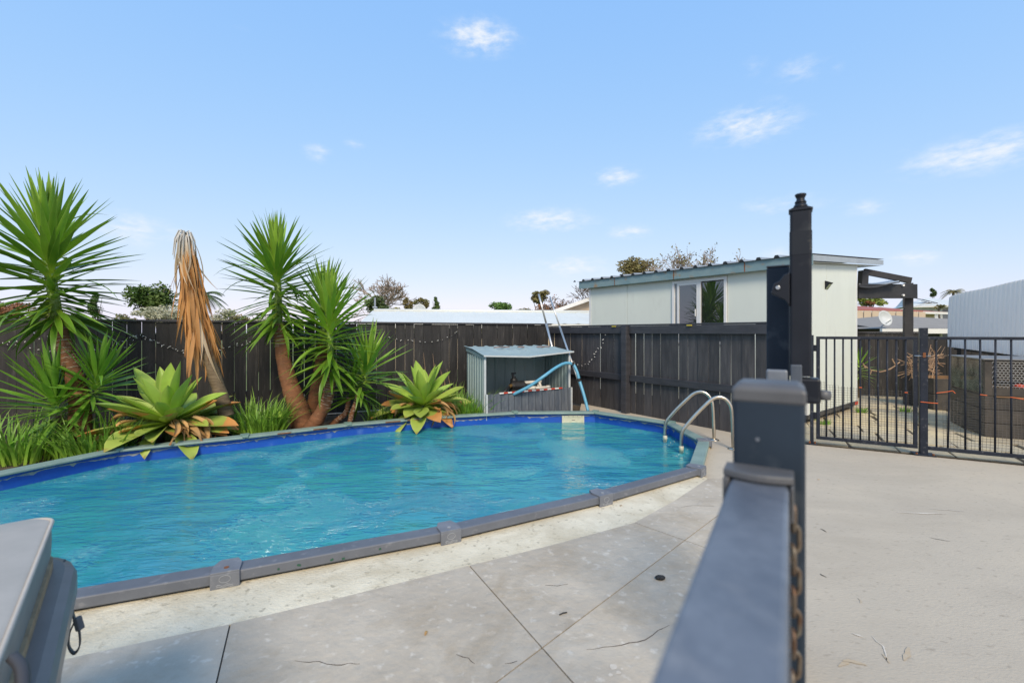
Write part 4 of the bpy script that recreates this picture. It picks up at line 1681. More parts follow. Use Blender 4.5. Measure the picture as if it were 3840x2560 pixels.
# solar wall light on the end wall
lz = D(3088, 1060, 6.6)
sl = thing('wall_light', lz, 'small black wedge solar light on the cabin end wall', 'wall light')
ly = (lz - SC).dot(SR)
mb = MB(CM)
mb.add([(-.001, ly - .055, 1.985), (-.001, ly + .055, 1.985), (-.001, ly + .055, 1.86), (-.001, ly - .055, 1.86), (-.075, ly - .05, 1.955), (-.075, ly + .05, 1.955), (-.055, ly + .05, 1.935), (-.055, ly - .05, 1.935)],
       [(0, 1, 5, 4), (4, 5, 6, 7), (0, 4, 7, 3), (1, 2, 6, 5), (0, 3, 2, 1)])
mb.build('housing', M['latch_black'], sl)
mb = MB(CM)
mb.add([(-.004, ly - .045, 1.865), (-.004, ly + .045, 1.865), (-.056, ly + .046, 1.934), (-.056, ly - .046, 1.934)], [(0, 1, 2, 3)])
mb.build('diffuser', M['lamp_glass'], sl)

# ------------------------------------------------------------------ metal pump locker by the fence corner
LQ = Vector((-.396, 6.60, 0))
LM = frame(LQ, DB)
LW, LD = 1.44, .78
zf, zbk = .905, 1.00
lk = thing('pump_locker', LQ, 'low pale green corrugated metal locker open at the front beside the pool', 'locker')
P_ = LM


def sheet(name, o, ux, uy, wx, wy, mat, pitch=.105, depth=.016):
    mb_ = MB(LM)
    mb_.corr(o, ux, uy, wx, wy, pitch, depth, trap=True)
    return mb_.build(name, M[mat], lk, solid=.002, fix=False)


sheet('side_sheet', (0, LD, -.03), (0, -1, 0), (0, 0, 1), LD, .93, 'locker_green')
sheet('side_sheet', (LW, 0, -.03), (0, 1, 0), (0, 0, 1), LD, .93, 'locker_green')
sheet('rear_sheet', (0, LD, -.03), (1, 0, 0), (0, 0, 1), LW, 1.0, 'locker_green', pitch=.18)
for (x, y) in ((0, 0), (LW, 0)):
    mb = MB(LM)
    mb.box(x - .016, x + .016, y - .016, y + .016, -.03, zf - .01)
    mb.build('corner_post', M['locker_trim'], lk, bevel=.003)
mb = MB(LM)
mb.add([(-.02, -.02, zf - .055), (-.02, LD, zbk - .055), (-.02, LD, zbk), (-.02, -.02, zf), (-.012, -.02, zf - .055), (-.012, LD, zbk - .055), (-.012, LD, zbk), (-.012, -.02, zf)],
       [(0, 1, 2, 3), (7, 6, 5, 4), (0, 4, 5, 1), (1, 5, 6, 2), (2, 6, 7, 3), (3, 7, 4, 0)])
mb.build('side_trim', M['locker_green'], lk)
# roof in two bays, front edge bent down in the middle
for k, (x0, x1) in enumerate(((-.04, .70), (.70, LW + .05))):
    mb = MB(LM)
    zr = [(x0, zf + (0 if k == 0 else -.028)), (x1, zf + (-.028 if k == 0 else .035))]
    n_ = 30
    vs_, fs = [], []
    for i in range(n_ + 1):
        t_ = i / n_
        x = lerp(x0, x1, t_)
        h = .016 * (1 if (x / .18) % 1 > .7 else 0)
        zz = lerp(zr[0][1], zr[1][1], t_)
        vs_ += [(x, -.06, zz), (x, LD * .55, lerp(zz, zbk, .7) + h), (x, LD + .04, zbk + .005 + h)]
    for i in range(n_):
        fs += [(3 * i, 3 * i + 3, 3 * i + 4, 3 * i + 1), (3 * i + 1, 3 * i + 4, 3 * i + 5, 3 * i + 2)]
    mb.add(vs_, fs)
    o = mb.build('roof_sheet', M['locker_green'], lk, solid=.003, fix=False)
    mb = MB(LM)
    mb.beam((x0, -.063, zr[0][1] - .005), (x1 - .002, -.063, zr[1][1] - .005), .012, .022)
    mb.build('roof_edge', M['locker_trim'], o)
    mb = MB(LM)
    for _ in range(3):
        xx = random.uniform(x0 + .05, x1 - .2)
        mb.beam((xx, LD * .6, zbk - .012 + .014), (xx + random.uniform(.1, .2), LD * .6, zbk - .010 + .014), .02, .012)
    mb.build('rust_patch', M['rust'], o)
# leaning front door sheet with striped tape along its top
d0 = Vector((.02, -.05, 0))
mb = MB(LM)
n_ = 60
vs_, fs = [], []
for i in range(n_ + 1):
    t_ = i / n_
    x = lerp(.01, LW - .0, t_)
    ph = (x / .115) % 1
    off = .014 if ph > .72 else 0
    zt_ = lerp(.335, .37, t_)
    vs_ += [(x, -.055 - off, -.03), (x, -.035 - off, zt_)]
for i in range(n_):
    fs.append((2 * i, 2 * i + 2, 2 * i + 3, 2 * i + 1))
mb.add(vs_, fs)
dr = mb.build('front_sheet', M['locker_dark'], lk, solid=.003, fix=False)
for (x, z1) in ((.005, .34), (LW + .002, .375)):
    mb = MB(LM)
    mb.box(x - .012, x + .012, -.075, -.035, -.03, z1)
    mb.build('sheet_edge', M['locker_trim'], dr)
n_ = 16
for i in range(n_):
    x0, x1 = lerp(.21, 1.28, i / n_), lerp(.21, 1.28, (i + 1) / n_)
    mb = MB(LM)
    zz0, zz1 = lerp(.335, .37, x0 / LW) + .006, lerp(.335, .37, x1 / LW) + .006
    mb.beam((x0, -.045, zz0), (x1, -.045, zz1), .03, .018)
    mb.build('tape_band', M['tape_red' if i % 2 else 'tape_white'], dr)

# pump inside
pp = thing('pool_pump', LM @ Vector((.70, .35, .3)), 'black pool pump with white pipes inside the metal locker', 'pump')
mb = MB(LM)
mb.tube([(.56, .32, .40), (.60, .32, .40), (.78, .32, .40), (.82, .32, .40)], [.05, .075, .075, .05], 14)
mb.box(.56, .84, .26, .38, .30, .345)
mb.build('pump_body', M['pump_black'], pp, bevel=.004)
mb = MB(LM)
mb.lathe([(.055, 0), (.06, .05), (.045, .075), (.03, .08), (.03, .11)], (.62, .32, .44), 14)
mb.beam((.60, .32, .55), (.60, .32, .60), .03, .03)
mb.beam((.58, .32, .595), (.65, .32, .595), .03, .025)
mb.build('valve_head', M['pump_black'], pp, bevel=.003)
mb = MB(LM)
mb.tube([(.80, .30, .44), (1.06, .30, .45), (1.06, .30, .30)], .026, 10)
mb.tube([(.76, .22, .36), (1.18, .22, .36), (1.18, .22, .25)], .024, 10)
mb.tube([(1.06, .24, .36), (1.06, .30, .44)], .022, 10)
mb.build('pvc_pipe', M['pvc_white'], pp, smooth=True)
for (a, b_) in (((1.03, .30, .45), (1.09, .30, .45)), ((1.06, .30, .40), (1.06, .30, .34)), ((1.15, .22, .36), (1.21, .22, .36)), ((.88, .22, .36), (.95, .22, .36))):
    mb = MB(LM)
    mb.tube([a, b_], .031, 10)
    mb.build('pipe_joint', M['pvc_white'], pp, smooth=True)
mb = MB(LM)
mb.tube(arc_path([Vector(p) for p in ((.30, .05, .28), (.36, .06, .37), (.46, .18, .40), (.55, .28, .41))], 6), .017, 8)
mb.build('suction_hose', M['pump_black'], pp, smooth=True)
mb = MB(LM)
mb.tube([(.50, .22, .405), (.55, .27, .41)], .024, 10)
mb.build('brass_union', M['brass'], pp)

# blue hose over the locker's right corner and down beside the pool, with the pole it is tied to
hose_pts = [D(1925, 1478, 6.75), D(1985, 1448, 6.70), D(2040, 1410, 6.70), D(2085, 1378, 6.85), D(2120, 1362, 7.0), D(2148, 1366, 7.05), D(2163, 1392, 7.02), D(2174, 1430, 6.98), D(2190, 1482, 6.9), D(2205, 1540, 6.82)]
hs_ = thing('pool_hose', hose_pts[-1], 'blue pool hose arching over the locker corner down to the rim', 'hose')
MB().tube(arc_path(hose_pts, 8), .024, 10).build('hose_tube', M['hose_blue'], hs_, smooth=True)
for (x, y) in ((2171, 1424), (2192, 1487), (2147, 1364)):
    p = D(x, y, 6.98 if y > 1400 else 7.05)
    mb = MB()
    mb.tube([p + Vector((-.006, 0, .022)), p + Vector((.006, 0, -.022))], .028, 10)
    mb.build('hose_clip', M['pump_black'], hs_)
pts = [D(2062, 1112, 7.75), D(2086, 1185, 7.6), D(2098, 1222, 7.5), D(2146, 1362, 7.12), D(2208, 1542, 6.90)]
pl = thing('cleaning_pole', pts[-1], 'long aluminium pool pole leaning behind the blue hose at the fence corner', 'pole', 'aluminium poles at the fence corner')
MB().tube([pts[0], pts[2]], .012, 8).build('upper_tube', M['aluminium'], pl, smooth=True)
MB().tube([pts[2], pts[4]], .0165, 8).build('lower_tube', M['aluminium'], pl, smooth=True)
pts = [D(2020, 1102, 8.05), D(2048, 1212, 8.0), D(2072, 1308, 7.9), D(2100, 1420, 7.75)]
pl = thing('cleaning_pole', pts[-1], 'shorter aluminium pole standing behind the metal locker with open end up', 'pole', 'aluminium poles at the fence corner')
MB().tube([pts[0], pts[1]], .0165, 8).build('upper_tube', M['aluminium'], pl, smooth=True)
MB().tube([pts[1], pts[3]], .020, 8).build('lower_tube', M['aluminium'], pl, smooth=True)

# ------------------------------------------------------------------ spa tub at the lower left
SZ = .78
k0 = G(200, 1925, SZ)
k1 = G(0, 2420, SZ)
ed = (k1 - k0).normalized()                     # along the visible long edge, towards the camera
ob = Vector((ed.y, -ed.x, 0))                   # outward: away from the tub, to the right
if ob.x < 0:
    ob = -ob
SM = Matrix(((ob.x, ed.x, 0, k0.x), (ob.y, ed.y, 0, k0.y), (0, 0, 1, 0), (0, 0, 0, 1)))   # x outward, y along the edge


def rr(x0, x1, y0, y1, r, n=6):
    ps = []
    for (cx_, cy_, a0) in ((x1 - r, y1 - r, 0), (x0 + r, y1 - r, 90), (x0 + r, y0 + r, 180), (x1 - r, y0 + r, 270)):
        for k in range(n + 1):
            an = R(a0 + 90 * k / n)
            ps.append((cx_ + r * math.cos(an), cy_ + r * math.sin(an)))
    return ps


tub = thing('spa_tub', SM @ Vector((-.7, .8, 0)), 'beige panelled spa tub with brown grey lip in the lower left corner', 'spa')
mb = MB(SM)
mb.prism(rr(-1.80, .050, -.10, 1.95, .20, 10), .585, .668)
mb.build('tub_lip', M['spa_lip'], tub, bevel=.022)
mb = MB(SM)
mb.prism(rr(-1.70, .008, -.07, 1.85, .16), 0, .585)
mb.build('tub_core', M['spa_panel'], tub)
for i in range(9):
    mb = MB(SM)
    mb.box(.004, .022, .09 + i * .17, .253 + i * .17, .02, .584)
    mb.build('side_panel', M['spa_panel'], tub, bevel=.005)
mb = MB(SM)
mb.prism(rr(-1.72, .006, -.006, 1.9, .08), .668, .690)
mb.build('foam_seal', M['spa_foam'], tub)

cov = thing('spa_cover', SM @ Vector((-.7, .8, SZ)), 'grey vinyl spa cover with piped edge lying on the tub', 'spa cover')
mb = MB(SM)
top = rr(-1.74, 0, 0, 1.9, .045)
n = len(top)
low = rr(-1.74, .0, .0, 1.91, .05)
vs_ = [(x, y, .690) for (x, y) in low] + [(x * .998 + (.004 * math.sin(9 * y) if x > -.1 else 0), y, .732) for (x, y) in low] + [(x, y, SZ - .008) for (x, y) in top]
fs = [(i, (i + 1) % n, (i + 1) % n + n, i + n) for i in range(n)] + [(i + n, (i + 1) % n + n, (i + 1) % n + 2 * n, i + 2 * n) for i in range(n)] + [tuple(range(n))[::-1]]
mb.add(vs_, fs)
mb.build('cover_skirt', M['spa_skirt'], cov, smooth=False)
mb = MB(SM)
rings = [top, rr(-1.73, -.008, .008, 1.89, .045), rr(-1.5, -.22, .2, 1.7, .05), rr(-1.1, -.6, .6, 1.2, .05)]
zs = [SZ - .008, SZ - .001, SZ + .012, SZ + .018]
vs_ = [(x, y, z) for rg, z in zip(rings, zs) for (x, y) in rg]
fs = [(k * n + i, k * n + (i + 1) % n, (k + 1) * n + (i + 1) % n, (k + 1) * n + i) for k in range(3) for i in range(n)] + [tuple(3 * n + i for i in range(n))]
mb.add(vs_, fs)
mb.build('cover_top', M['spa_vinyl'], cov, smooth=True)
mb = MB(SM)
mb.tube([(x * 1.0 + .002, y, SZ - .007) for (x, y) in top] + [(top[0][0] + .002, top[0][1], SZ - .007)], .0042, 6, cap=False)
mb.build('piping', M['spa_vinyl'], cov, smooth=True)
mb = MB(SM)
mb.tube(arc_path([Vector(p) for p in ((.016, .66, .768), (.030, .70, .762), (.034, .76, .735), (.030, .80, .70))], 8), .008, 6)
mb.build('carry_handle', M['strap_black'], cov, smooth=True)
# hanging strap with its loop
s0 = D(262, 2140, 1.02)
st = thing('cover_strap', s0, 'black webbing strap with clip hanging off the spa cover', 'strap')


def flat_strip(mb_, path, w, wd):
    vs_ = []
    for p in path:
        vs_ += [p - wd * w / 2, p + wd * w / 2]
    mb_.add(vs_, [(2 * i, 2 * i + 1, 2 * i + 3, 2 * i + 2) for i in range(len(path) - 1)])


wd = Vector((.6, -.8, 0)).normalized()
mb = MB()
flat_strip(mb, arc_path([D(240, 2100, 1.14), D(264, 2160, 1.14), D(266, 2240, 1.14), D(274, 2300, 1.14), D(282, 2325, 1.14)], 5), .016, wd)
mb.build('webbing', M['strap_black'], st, solid=.003, fix=False)
mb = MB()
flat_strip(mb, arc_path([D(284, 2322, 1.14), D(262, 2370, 1.14), D(258, 2420, 1.14), D(278, 2447, 1.14), D(297, 2425, 1.14), D(300, 2390, 1.14), D(294, 2345, 1.14)], 6), .014, wd)
mb.build('webbing_loop', M['strap_black'], st, solid=.003, fix=False)
mb = MB()
mb.beam(D(288, 2312, 1.13), D(302, 2360, 1.13), .016, .012, up=(1, 0, 0))
mb.build('clip', M['cap_plastic'], st, bevel=.003)


# ------------------------------------------------------------------ leaves
def leaf_mesh(name, mat, W, bend, fold, seg=8, wmax=.35, base=.55, tipw=1.5, across=2, thick=0, twist=0.0, curl=0.0):
    """unit-length leaf along +y, face towards +z, bending towards -z; UV x -1..1 across, y 0..1 along"""
    vs_, uv, fs = [], [], []
    y, z, ang = 0.0, 0.0, 0.0
    cols = across + 1
    rows = []
    for i in range(seg + 1):
        t = i / seg
        if i:
            ang = bend * t ** 1.4
            y += math.cos(ang) / seg
            z -= math.sin(ang) / seg
        w = W * (lerp(base, 1, min(1, t / wmax) ** .8)) * (1 - max(0, (t - wmax) / (1 - wmax)) ** tipw)
        w = max(w, .002)
        tw_ = twist * t
        for j in range(cols):
            s = -1 + 2 * j / across
            lift = fold * (abs(s) ** 1.3) * w / 2 - curl * W * max(0, t - .6) * abs(s)
            x_ = s * w / 2
            dx_, dz_ = x_ * math.cos(tw_) - lift * math.sin(tw_), x_ * math.sin(tw_) + lift * math.cos(tw_)
            vs_.append((dx_, y + dz_ * math.sin(ang), z + dz_ * math.cos(ang)))
            uv.append((s, t))
    for i in range(seg):
        for j in range(across):
            a = i * cols + j
            fs.append((a, a + 1, a + cols + 1, a + cols))
    if thick:
        k = len(vs_)
        for i, p in enumerate(list(vs_)):
            s, t = uv[i]
            h = thick * (1 - s * s) * (1 - t) ** .7
            vs_.append((p[0], p[1], p[2] - h))
            uv.append((s, t))
        fs += [tuple(q + k for q in f)[::-1] for f in fs]
    me = bpy.data.meshes.new(name)
    me.from_pydata(vs_, [], fs)
    me.materials.append(mat)
    ul = me.uv_layers.new(name='UVMap')
    for lp in me.loops:
        ul.data[lp.index].uv = uv[lp.vertex_index]
    me.polygons.foreach_set('use_smooth', [True] * len(me.polygons))
    me.update()
    return me


def orient(pos, d, up, L, roll=0.0, wscale=1.0):
    """matrix laying a unit leaf along d with its face towards up"""
    y = d.normalized()
    z = (up - y * up.dot(y))
    if z.length < 1e-4:
        z = Vector((1, 0, 0)) - y * y.x
    z.normalize()
    x = y.cross(z)
    m_ = Matrix(((x.x * wscale, y.x, z.x, 0), (x.y * wscale, y.y, z.y, 0), (x.z * wscale, y.z, z.z, 0), (0, 0, 0, 1)))
    return Matrix.Translation(pos) @ m_ @ Matrix.Rotation(roll, 4, 'Y') @ Matrix.Diagonal((L, L, L, 1))


YL = {}
for key, mt in (('a', 'yucca_leaf'), ('y', 'yucca_young'), ('l', 'yucca_low')):
    YL[key] = [leaf_mesh('leaf', M[mt], .088, b_, f_, seg=8, wmax=.42, base=.5, tipw=1.35) for (b_, f_) in ((.02, .35), (.10, .30), (.22, .25), (.42, .2), (1.25, .3))]


def path_at(path, t):
    s = t * (len(path) - 1)
    k = min(int(s), len(path) - 2)
    return path[k].lerp(path[k + 1], s - k), (path[k + 1] - path[k]).normalized()


def yucca_head(root, stem, n, L, key='a', a_low=128, a_top=6, young=.3, seed=1, power=.85, lenlow=.8, wscale=1.0):
    rnd = random.Random(seed)
    for i in range(n):
        t = (i + .5) / n
        p, ax = path_at(stem, t)
        az_ = i * 2.39996 + rnd.uniform(-.25, .25)
        ref = ax.cross(Vector((0, 1, 0)))
        if ref.length < .1:
            ref = ax.cross(Vector((1, 0, 0)))
        ref.normalize()
        r2 = ax.cross(ref)
        rad = ref * math.cos(az_) + r2 * math.sin(az_)
        an = R(lerp(a_low, a_top, t ** power) + rnd.gauss(0, 7))
        d = ax * math.cos(an) + rad * math.sin(an)
        d.z -= .05
        up = ax * math.sin(an) - rad * math.cos(an)
        LL = L * lerp(lenlow, 1.0, min(1, t * 2.2)) * (1 - .18 * max(0, t - .75) / .25) * rnd.uniform(.88, 1.1)
        droop = math.degrees(an)
        vi = 0 if droop < 50 else (rnd.choice((0, 1, 1)) if droop < 95 else rnd.choice((1, 2, 2, 3)))
        if rnd.random() < .05:
            vi = 4
        kk = 'y' if (key == 'a' and (t > 1 - young or rnd.random() < .12)) else key
        link('leaf', YL[kk][vi], root, orient(p + rad * .02, d, up, LL, rnd.uniform(-.25, .25), wscale))


def trunk(root, path, r0, r1, mat='trunk_brown', scars=(0.0, 0.0), name='trunk', seed=3):
    rnd = random.Random(seed)
    ps = arc_path(path, 22)
    k = len(ps)
    rs = [lerp(r0, r1, (i / (k - 1)) ** .7) * (1 + .022 * (i % 2) + rnd.uniform(-.02, .02) + .03 * math.sin(i * .37)) for i in range(k)]
    o = MB().tube(ps, rs, 14).build(name, M[mat], root, smooth=True)
    if scars[1] > scars[0]:
        # pale crescent leaf scars round the younger bark
        mb_ = MB()
        L = sum((ps[i + 1] - ps[i]).length for i in range(k - 1))
        n_ = int(L * (scars[1] - scars[0]) / .021)
        for j in range(n_):
            t = lerp(scars[0], scars[1], (j + rnd.random()) / n_)
            p, ax = path_at(ps, t)
            rr_ = lerp(r0, r1, t ** .7) * 1.02
            a0 = rnd.uniform(0, 6.28)
            for m_ in range(rnd.choice((2, 3))):
                aa = a0 + m_ * rnd.uniform(1.6, 2.4)
                ref = ax.cross(Vector((0, 1, 0))).normalized()
                r2 = ax.cross(ref)
                sp = rnd.uniform(.25, .55)
                pts_ = []
                for q in range(5):
                    an = aa + sp * (q - 2)
                    pts_.append(p + (ref * math.cos(an) + r2 * math.sin(an)) * rr_ * (1.0 + .03 * math.sin(q * math.pi / 4)) + ax * (.004 * math.cos((q - 2) * .8)))
                mb_.tube(pts_, [.0008, .0028, .0036, .0028, .0008], 4)
        mb_.build('leaf_scars', M['trunk_scar'], o)
    return o


def green_stem(root, path, r):
    MB().tube(arc_path(path, 5), r, 10).build('crown_stem', M['stem_green'], root, smooth=True)


# left yucca
y1 = thing('yucca', D(300, 1600, 4.95), 'tall yucca at far left with big spiky crown and scarred brown trunk', 'yucca', 'yuccas along the back fence')
Z1 = 4.95
trunk(y1, [D(300, 1640, Z1), D(300, 1560, Z1), D(295, 1470, Z1), D(268, 1380, Z1), D(238, 1290, Z1), D(214, 1195, Z1)], .115, .062, scars=(.58, 1.0), seed=11)
st1 = arc_path([D(214, 1205, Z1), D(205, 1130, Z1), D(190, 1040, Z1), D(184, 960, Z1), D(184, 890, Z1)], 4)
green_stem(y1, st1, .05)
yucca_head(y1, st1, 215, .82, 'a', a_low=115, a_top=3, young=.38, seed=21, power=1.4)
# middle pair rising from one foot
Z2 = 6.12
y2 = thing('yucca', D(1150, 1600, Z2), 'tall yucca leaning left from the shared foot in the middle bed', 'yucca', 'yuccas along the back fence')
trunk(y2, [D(1140, 1610, Z2), D(1118, 1530, Z2), D(1090, 1450, Z2), D(1066, 1360, Z2), D(1052, 1270, Z2), D(1046, 1215, Z2)], .165, .062, scars=(.72, 1.0), seed=12)
st2 = arc_path([D(1047, 1225, Z2), D(1045, 1150, Z2), D(1042, 1080, Z2), D(1038, 1020, Z2), D(1036, 970, Z2)], 4)
green_stem(y2, st2, .045)
yucca_head(y2, st2, 185, .77, 'a', a_low=116, a_top=3, young=.35, seed=22, power=1.4)
Z3 = 5.95
y3 = thing('yucca', D(1190, 1600, Z3), 'bright green yucca in front of the middle group with curved trunk', 'yucca', 'yuccas along the back fence')
trunk(y3, [D(1160, 1615, Z3), D(1190, 1570, Z3), D(1222, 1510, Z3), D(1238, 1445, Z3), D(1240, 1385, Z3)], .105, .055, scars=(.45, 1.0), seed=13)
st3 = arc_path([D(1240, 1395, Z3), D(1240, 1330, Z3), D(1238, 1265, Z3), D(1236, 1205, Z3), D(1236, 1160, Z3)], 4)
green_stem(y3, st3, .04)
yucca_head(y3, st3, 155, .72, 'a', a_low=116, a_top=4, young=.65, seed=23, power=1.35)
Z4 = 6.35
y4 = thing('yucca', D(1180, 1600, Z4), 'darker yucca standing behind the bright one in the middle group', 'yucca', 'yuccas along the back fence')
trunk(y4, [D(1165, 1610, Z4), D(1175, 1530, Z4), D(1192, 1440, Z4), D(1204, 1350, Z4), D(1212, 1290, Z4)], .115, .07, scars=(0, 0), seed=14)
st4 = arc_path([D(1210, 1300, Z4), D(1214, 1230, Z4), D(1216, 1160, Z4), D(1218, 1110, Z4)], 4)
green_stem(y4, st4, .04)
yucca_head(y4, st4, 95, .68, 'a', a_low=115, a_top=5, young=.1, seed=24, power=1.2)
Z5 = 6.15
y5 = thing('yucca', D(1290, 1600, Z5), 'small yucca with two thin ringed stems right of the middle group', 'yucca', 'yuccas along the back fence')
trunk(y5, [D(1225, 1612, Z5), D(1265, 1575, Z5), D(1298, 1545, Z5), D(1308, 1490, Z5)], .045, .028, scars=(.3, 1.0), name='stem', seed=15)
trunk(y5, [D(1308, 1600, Z5 - .05), D(1318, 1555, Z5 - .05), D(1332, 1515, Z5 - .05), D(1342, 1480, Z5 - .05)], .034, .026, scars=(0.0, 1.0), name='stem', seed=16)
st5 = arc_path([D(1342, 1490, Z5 - .05), D(1358, 1440, Z5), D(1372, 1390, Z5), D(1380, 1350, Z5)], 4)
yucca_head(y5, st5, 75, .66, 'a', a_low=112, a_top=5, young=.4, seed=25, power=1.15)
st5b = arc_path([D(1308, 1500, Z5), D(1318, 1450, Z5 + .1), D(1330, 1400, Z5 + .15)], 4)
yucca_head(y5, st5b, 40, .50, 'l', a_low=110, a_top=10, seed=26)
# low suckers round the left trunk
Z6 = 4.85
y6 = thing('yucca', D(180, 1660, Z6), 'low bushy yucca sucker left of the tall left trunk', 'yucca', 'low yucca suckers')
trunk(y6, [D(255, 1640, Z6), D(235, 1600, Z6), D(222, 1560, Z6)], .04, .03, mat='trunk_grey', name='stem')
yucca_head(y6, arc_path([D(232, 1590, Z6), D(215, 1540, Z6 - .02), D(205, 1500, Z6 - .05), D(200, 1470, Z6 - .05)], 4), 85, .62, 'l', a_low=112, a_top=8, seed=31, power=.9)
y7 = thing('yucca', D(350, 1660, Z6), 'low bushy yucca sucker right of the tall left trunk', 'yucca', 'low yucca suckers')
trunk(y7, [D(300, 1600, Z6 + .1), D(320, 1540, Z6 + .1), D(345, 1490, Z6 + .1)], .045, .03, mat='trunk_grey', name='stem')
yucca_head(y7, arc_path([D(335, 1510, Z6 + .1), D(350, 1470, Z6 + .1), D(362, 1430, Z6 + .1), D(368, 1400, Z6 + .1)], 4), 85, .56, 'l', a_low=116, a_top=8, seed=32, power=.9)

# dead yucca with a skirt of hanging leaves
ZD = 5.45
dy = thing('dead_yucca', D(835, 1560, ZD), 'dead yucca with orange brown leaves hanging in a long skirt', 'dead yucca')
trunk(dy, [D(850, 1560, ZD), D(828, 1480, ZD), D(798, 1390, ZD), D(770, 1290, ZD), D(742, 1180, ZD), D(715, 1040, ZD), D(694, 886, ZD)], .085, .045, mat='trunk_grey', seed=17)
DL = [leaf_mesh('dead_leaf', M['dead_leaf'], w_, b_, .3, seg=7, wmax=.35, base=.6, tipw=1.6, twist=tw_) for (w_, b_, tw_) in ((.07, .14, .8), (.055, .3, -1.1), (.075, .08, .4), (.045, .25, 1.6))]
DP = [leaf_mesh('dead_leaf', M['dead_leaf_pale'], w_, b_, .3, seg=7, wmax=.35, base=.6, tipw=1.6, twist=tw_) for (w_, b_, tw_) in ((.06, .35, .5), (.05, .5, -.7))]
rnd = random.Random(5)
dst = arc_path([D(694, 880, ZD), D(702, 950, ZD), D(715, 1040, ZD), D(738, 1150, ZD), D(752, 1225, ZD)], 6)
nd = 270
for i in range(nd):
    t = (i / nd) ** 1.05
    p, ax = path_at(dst, t)
    az_ = i * 2.39996 + rnd.uniform(-.3, .3)
    rad = Vector((math.cos(az_), math.sin(az_), 0))
    # each leaf springs outward, then drops
    d = Vector((0, 0, -1)) + rad * (rnd.uniform(.05, .22) if rnd.random() < .94 else rnd.uniform(.22, .38)) * (1 + .7 * t) + Vector((.13 + rnd.gauss(0, .03), 0, 0))
    p2 = p + rad * (.045 + .02 * rnd.random())
    mesh_ = rnd.choice(DP if (t < .18 and rnd.random() < .75) or rnd.random() < .16 else DL)
    link('dead_leaf', mesh_, dy, orient(p2, d, rad + Vector((0, 0, .3)), rnd.uniform(.45, .74) * (1.05 if t > .2 else 1.0), rnd.uniform(-.7, .7), rnd.uniform(.6, 1.1)))
for i in range(16):          # broken leaf bases folded over at the very top
    az_ = i * 2.39996
    rad = Vector((math.cos(az_), math.sin(az_), 0))
    p = dst[0] + Vector((0, 0, -.02 + .003 * i))
    q = p + rad * .06 + Vector((0, 0, .035 * rnd.random()))
    r_ = q + rad * .04 + Vector((0, 0, -.10))
    MB().tube([p, q, r_, r_ + rad * .02 + Vector((0, 0, -.2))], [.010, .009, .007, .004], 4).build('leaf_base', M['dead_leaf_pale'], dy)

# agaves
def agave(root, c, n, L, seed, axis=Vector((0, 0, 1)), squash=1.0):
    rnd = random.Random(seed)
    AG = [leaf_mesh('leaf', M['agave_leaf'], .33, b_, .40, seg=9, wmax=.60, base=.36, tipw=2.4, across=4, thick=.02, curl=cu) for (b_, cu) in ((-.25, 0), (.10, 0), (.38, .25), (.62, .6))]
    AF = [leaf_mesh('leaf', M['agave_fresh'], .30, b_, .55, seg=9, wmax=.52, base=.40, tipw=2.0, across=4, thick=.02) for b_ in (-.22, -.08)]
    AD = [leaf_mesh('withered_leaf', M['agave_dead'], w_, b_, 1.1, seg=9, wmax=.45, base=.6, tipw=1.2, across=4, twist=tw_, curl=cu) for (w_, b_, tw_, cu) in ((.17, 1.5, .9, .8), (.14, 1.9, -1.2, .6), (.2, 1.2, .5, 1.2))]
    for i in range(n):
        t = i / (n - 1)                       # 0 outermost, 1 heart
        az_ = i * 2.39996 + rnd.uniform(-.15, .15)
        rad = Vector((math.cos(az_), math.sin(az_), 0))
        an = R(lerp(92, 15, t ** 2.9) + rnd.uniform(-9, 9))
        d = axis * math.cos(an) + rad * math.sin(an)
        up = axis * math.sin(an) - rad * math.cos(an)
        LL = L * lerp(.95, .85, t) * rnd.uniform(.78, 1.12) * (1.0 if t < .7 else 1.03)
        p = c + rad * lerp(.07, .015, t) + axis * lerp(-.04, .10, t)
        if t > .68:
            me = rnd.choice(AF)
        else:
            me = AG[3] if t < .14 and rnd.random() < .5 else (AG[2] if t < .32 else (AG[1] if t < .55 else AG[0]))
        link('leaf', me, root, orient(p, d, up, LL, rnd.uniform(-.35, .35), rnd.uniform(.8, 1.15)))
    for i in range(int(n * .62)):
        az_ = i * 2.39996 * 1.3 + rnd.uniform(-.4, .4)
        if math.sin(az_) > .75:
            az_ = -az_
        rad = Vector((math.cos(az_), math.sin(az_), 0))
        an = R(rnd.uniform(66, 108))
        d = axis * math.cos(an) + rad * math.sin(an)
        up = axis * math.sin(an) - rad * math.cos(an)
        link('withered_leaf', rnd.choice(AD), root, orient(c + rad * L * rnd.uniform(.20, .62) + axis * rnd.uniform(-.02, .12), d, up, L * rnd.uniform(.34, .55), rnd.uniform(-.8, .8)))
    MB().lathe([(.02, -.30), (.07, -.25), (.085, -.05), (.06, .04), (.02, .10)], tuple(c), 12).build('heart', M['agave_heart'], root, smooth=True)


ZA = 5.18
a1 = thing('agave', D(640, 1660, ZA), 'large pale green agave with brown tips leaning over the rim, left', 'agave', 'agaves at the pool edge')
agave(a1, D(640, 1594, ZA), 56, .73, 41, axis=Vector((0, -.25, 1)).normalized())
ZB = 6.62
a2 = thing('agave', D(1585, 1590, ZB), 'pale green agave with many withered tan leaves beside the locker', 'agave', 'agaves at the pool edge')
agave(a2, D(1586, 1530, ZB), 52, .70, 47, axis=Vector((.05, -.25, 1)).normalized())


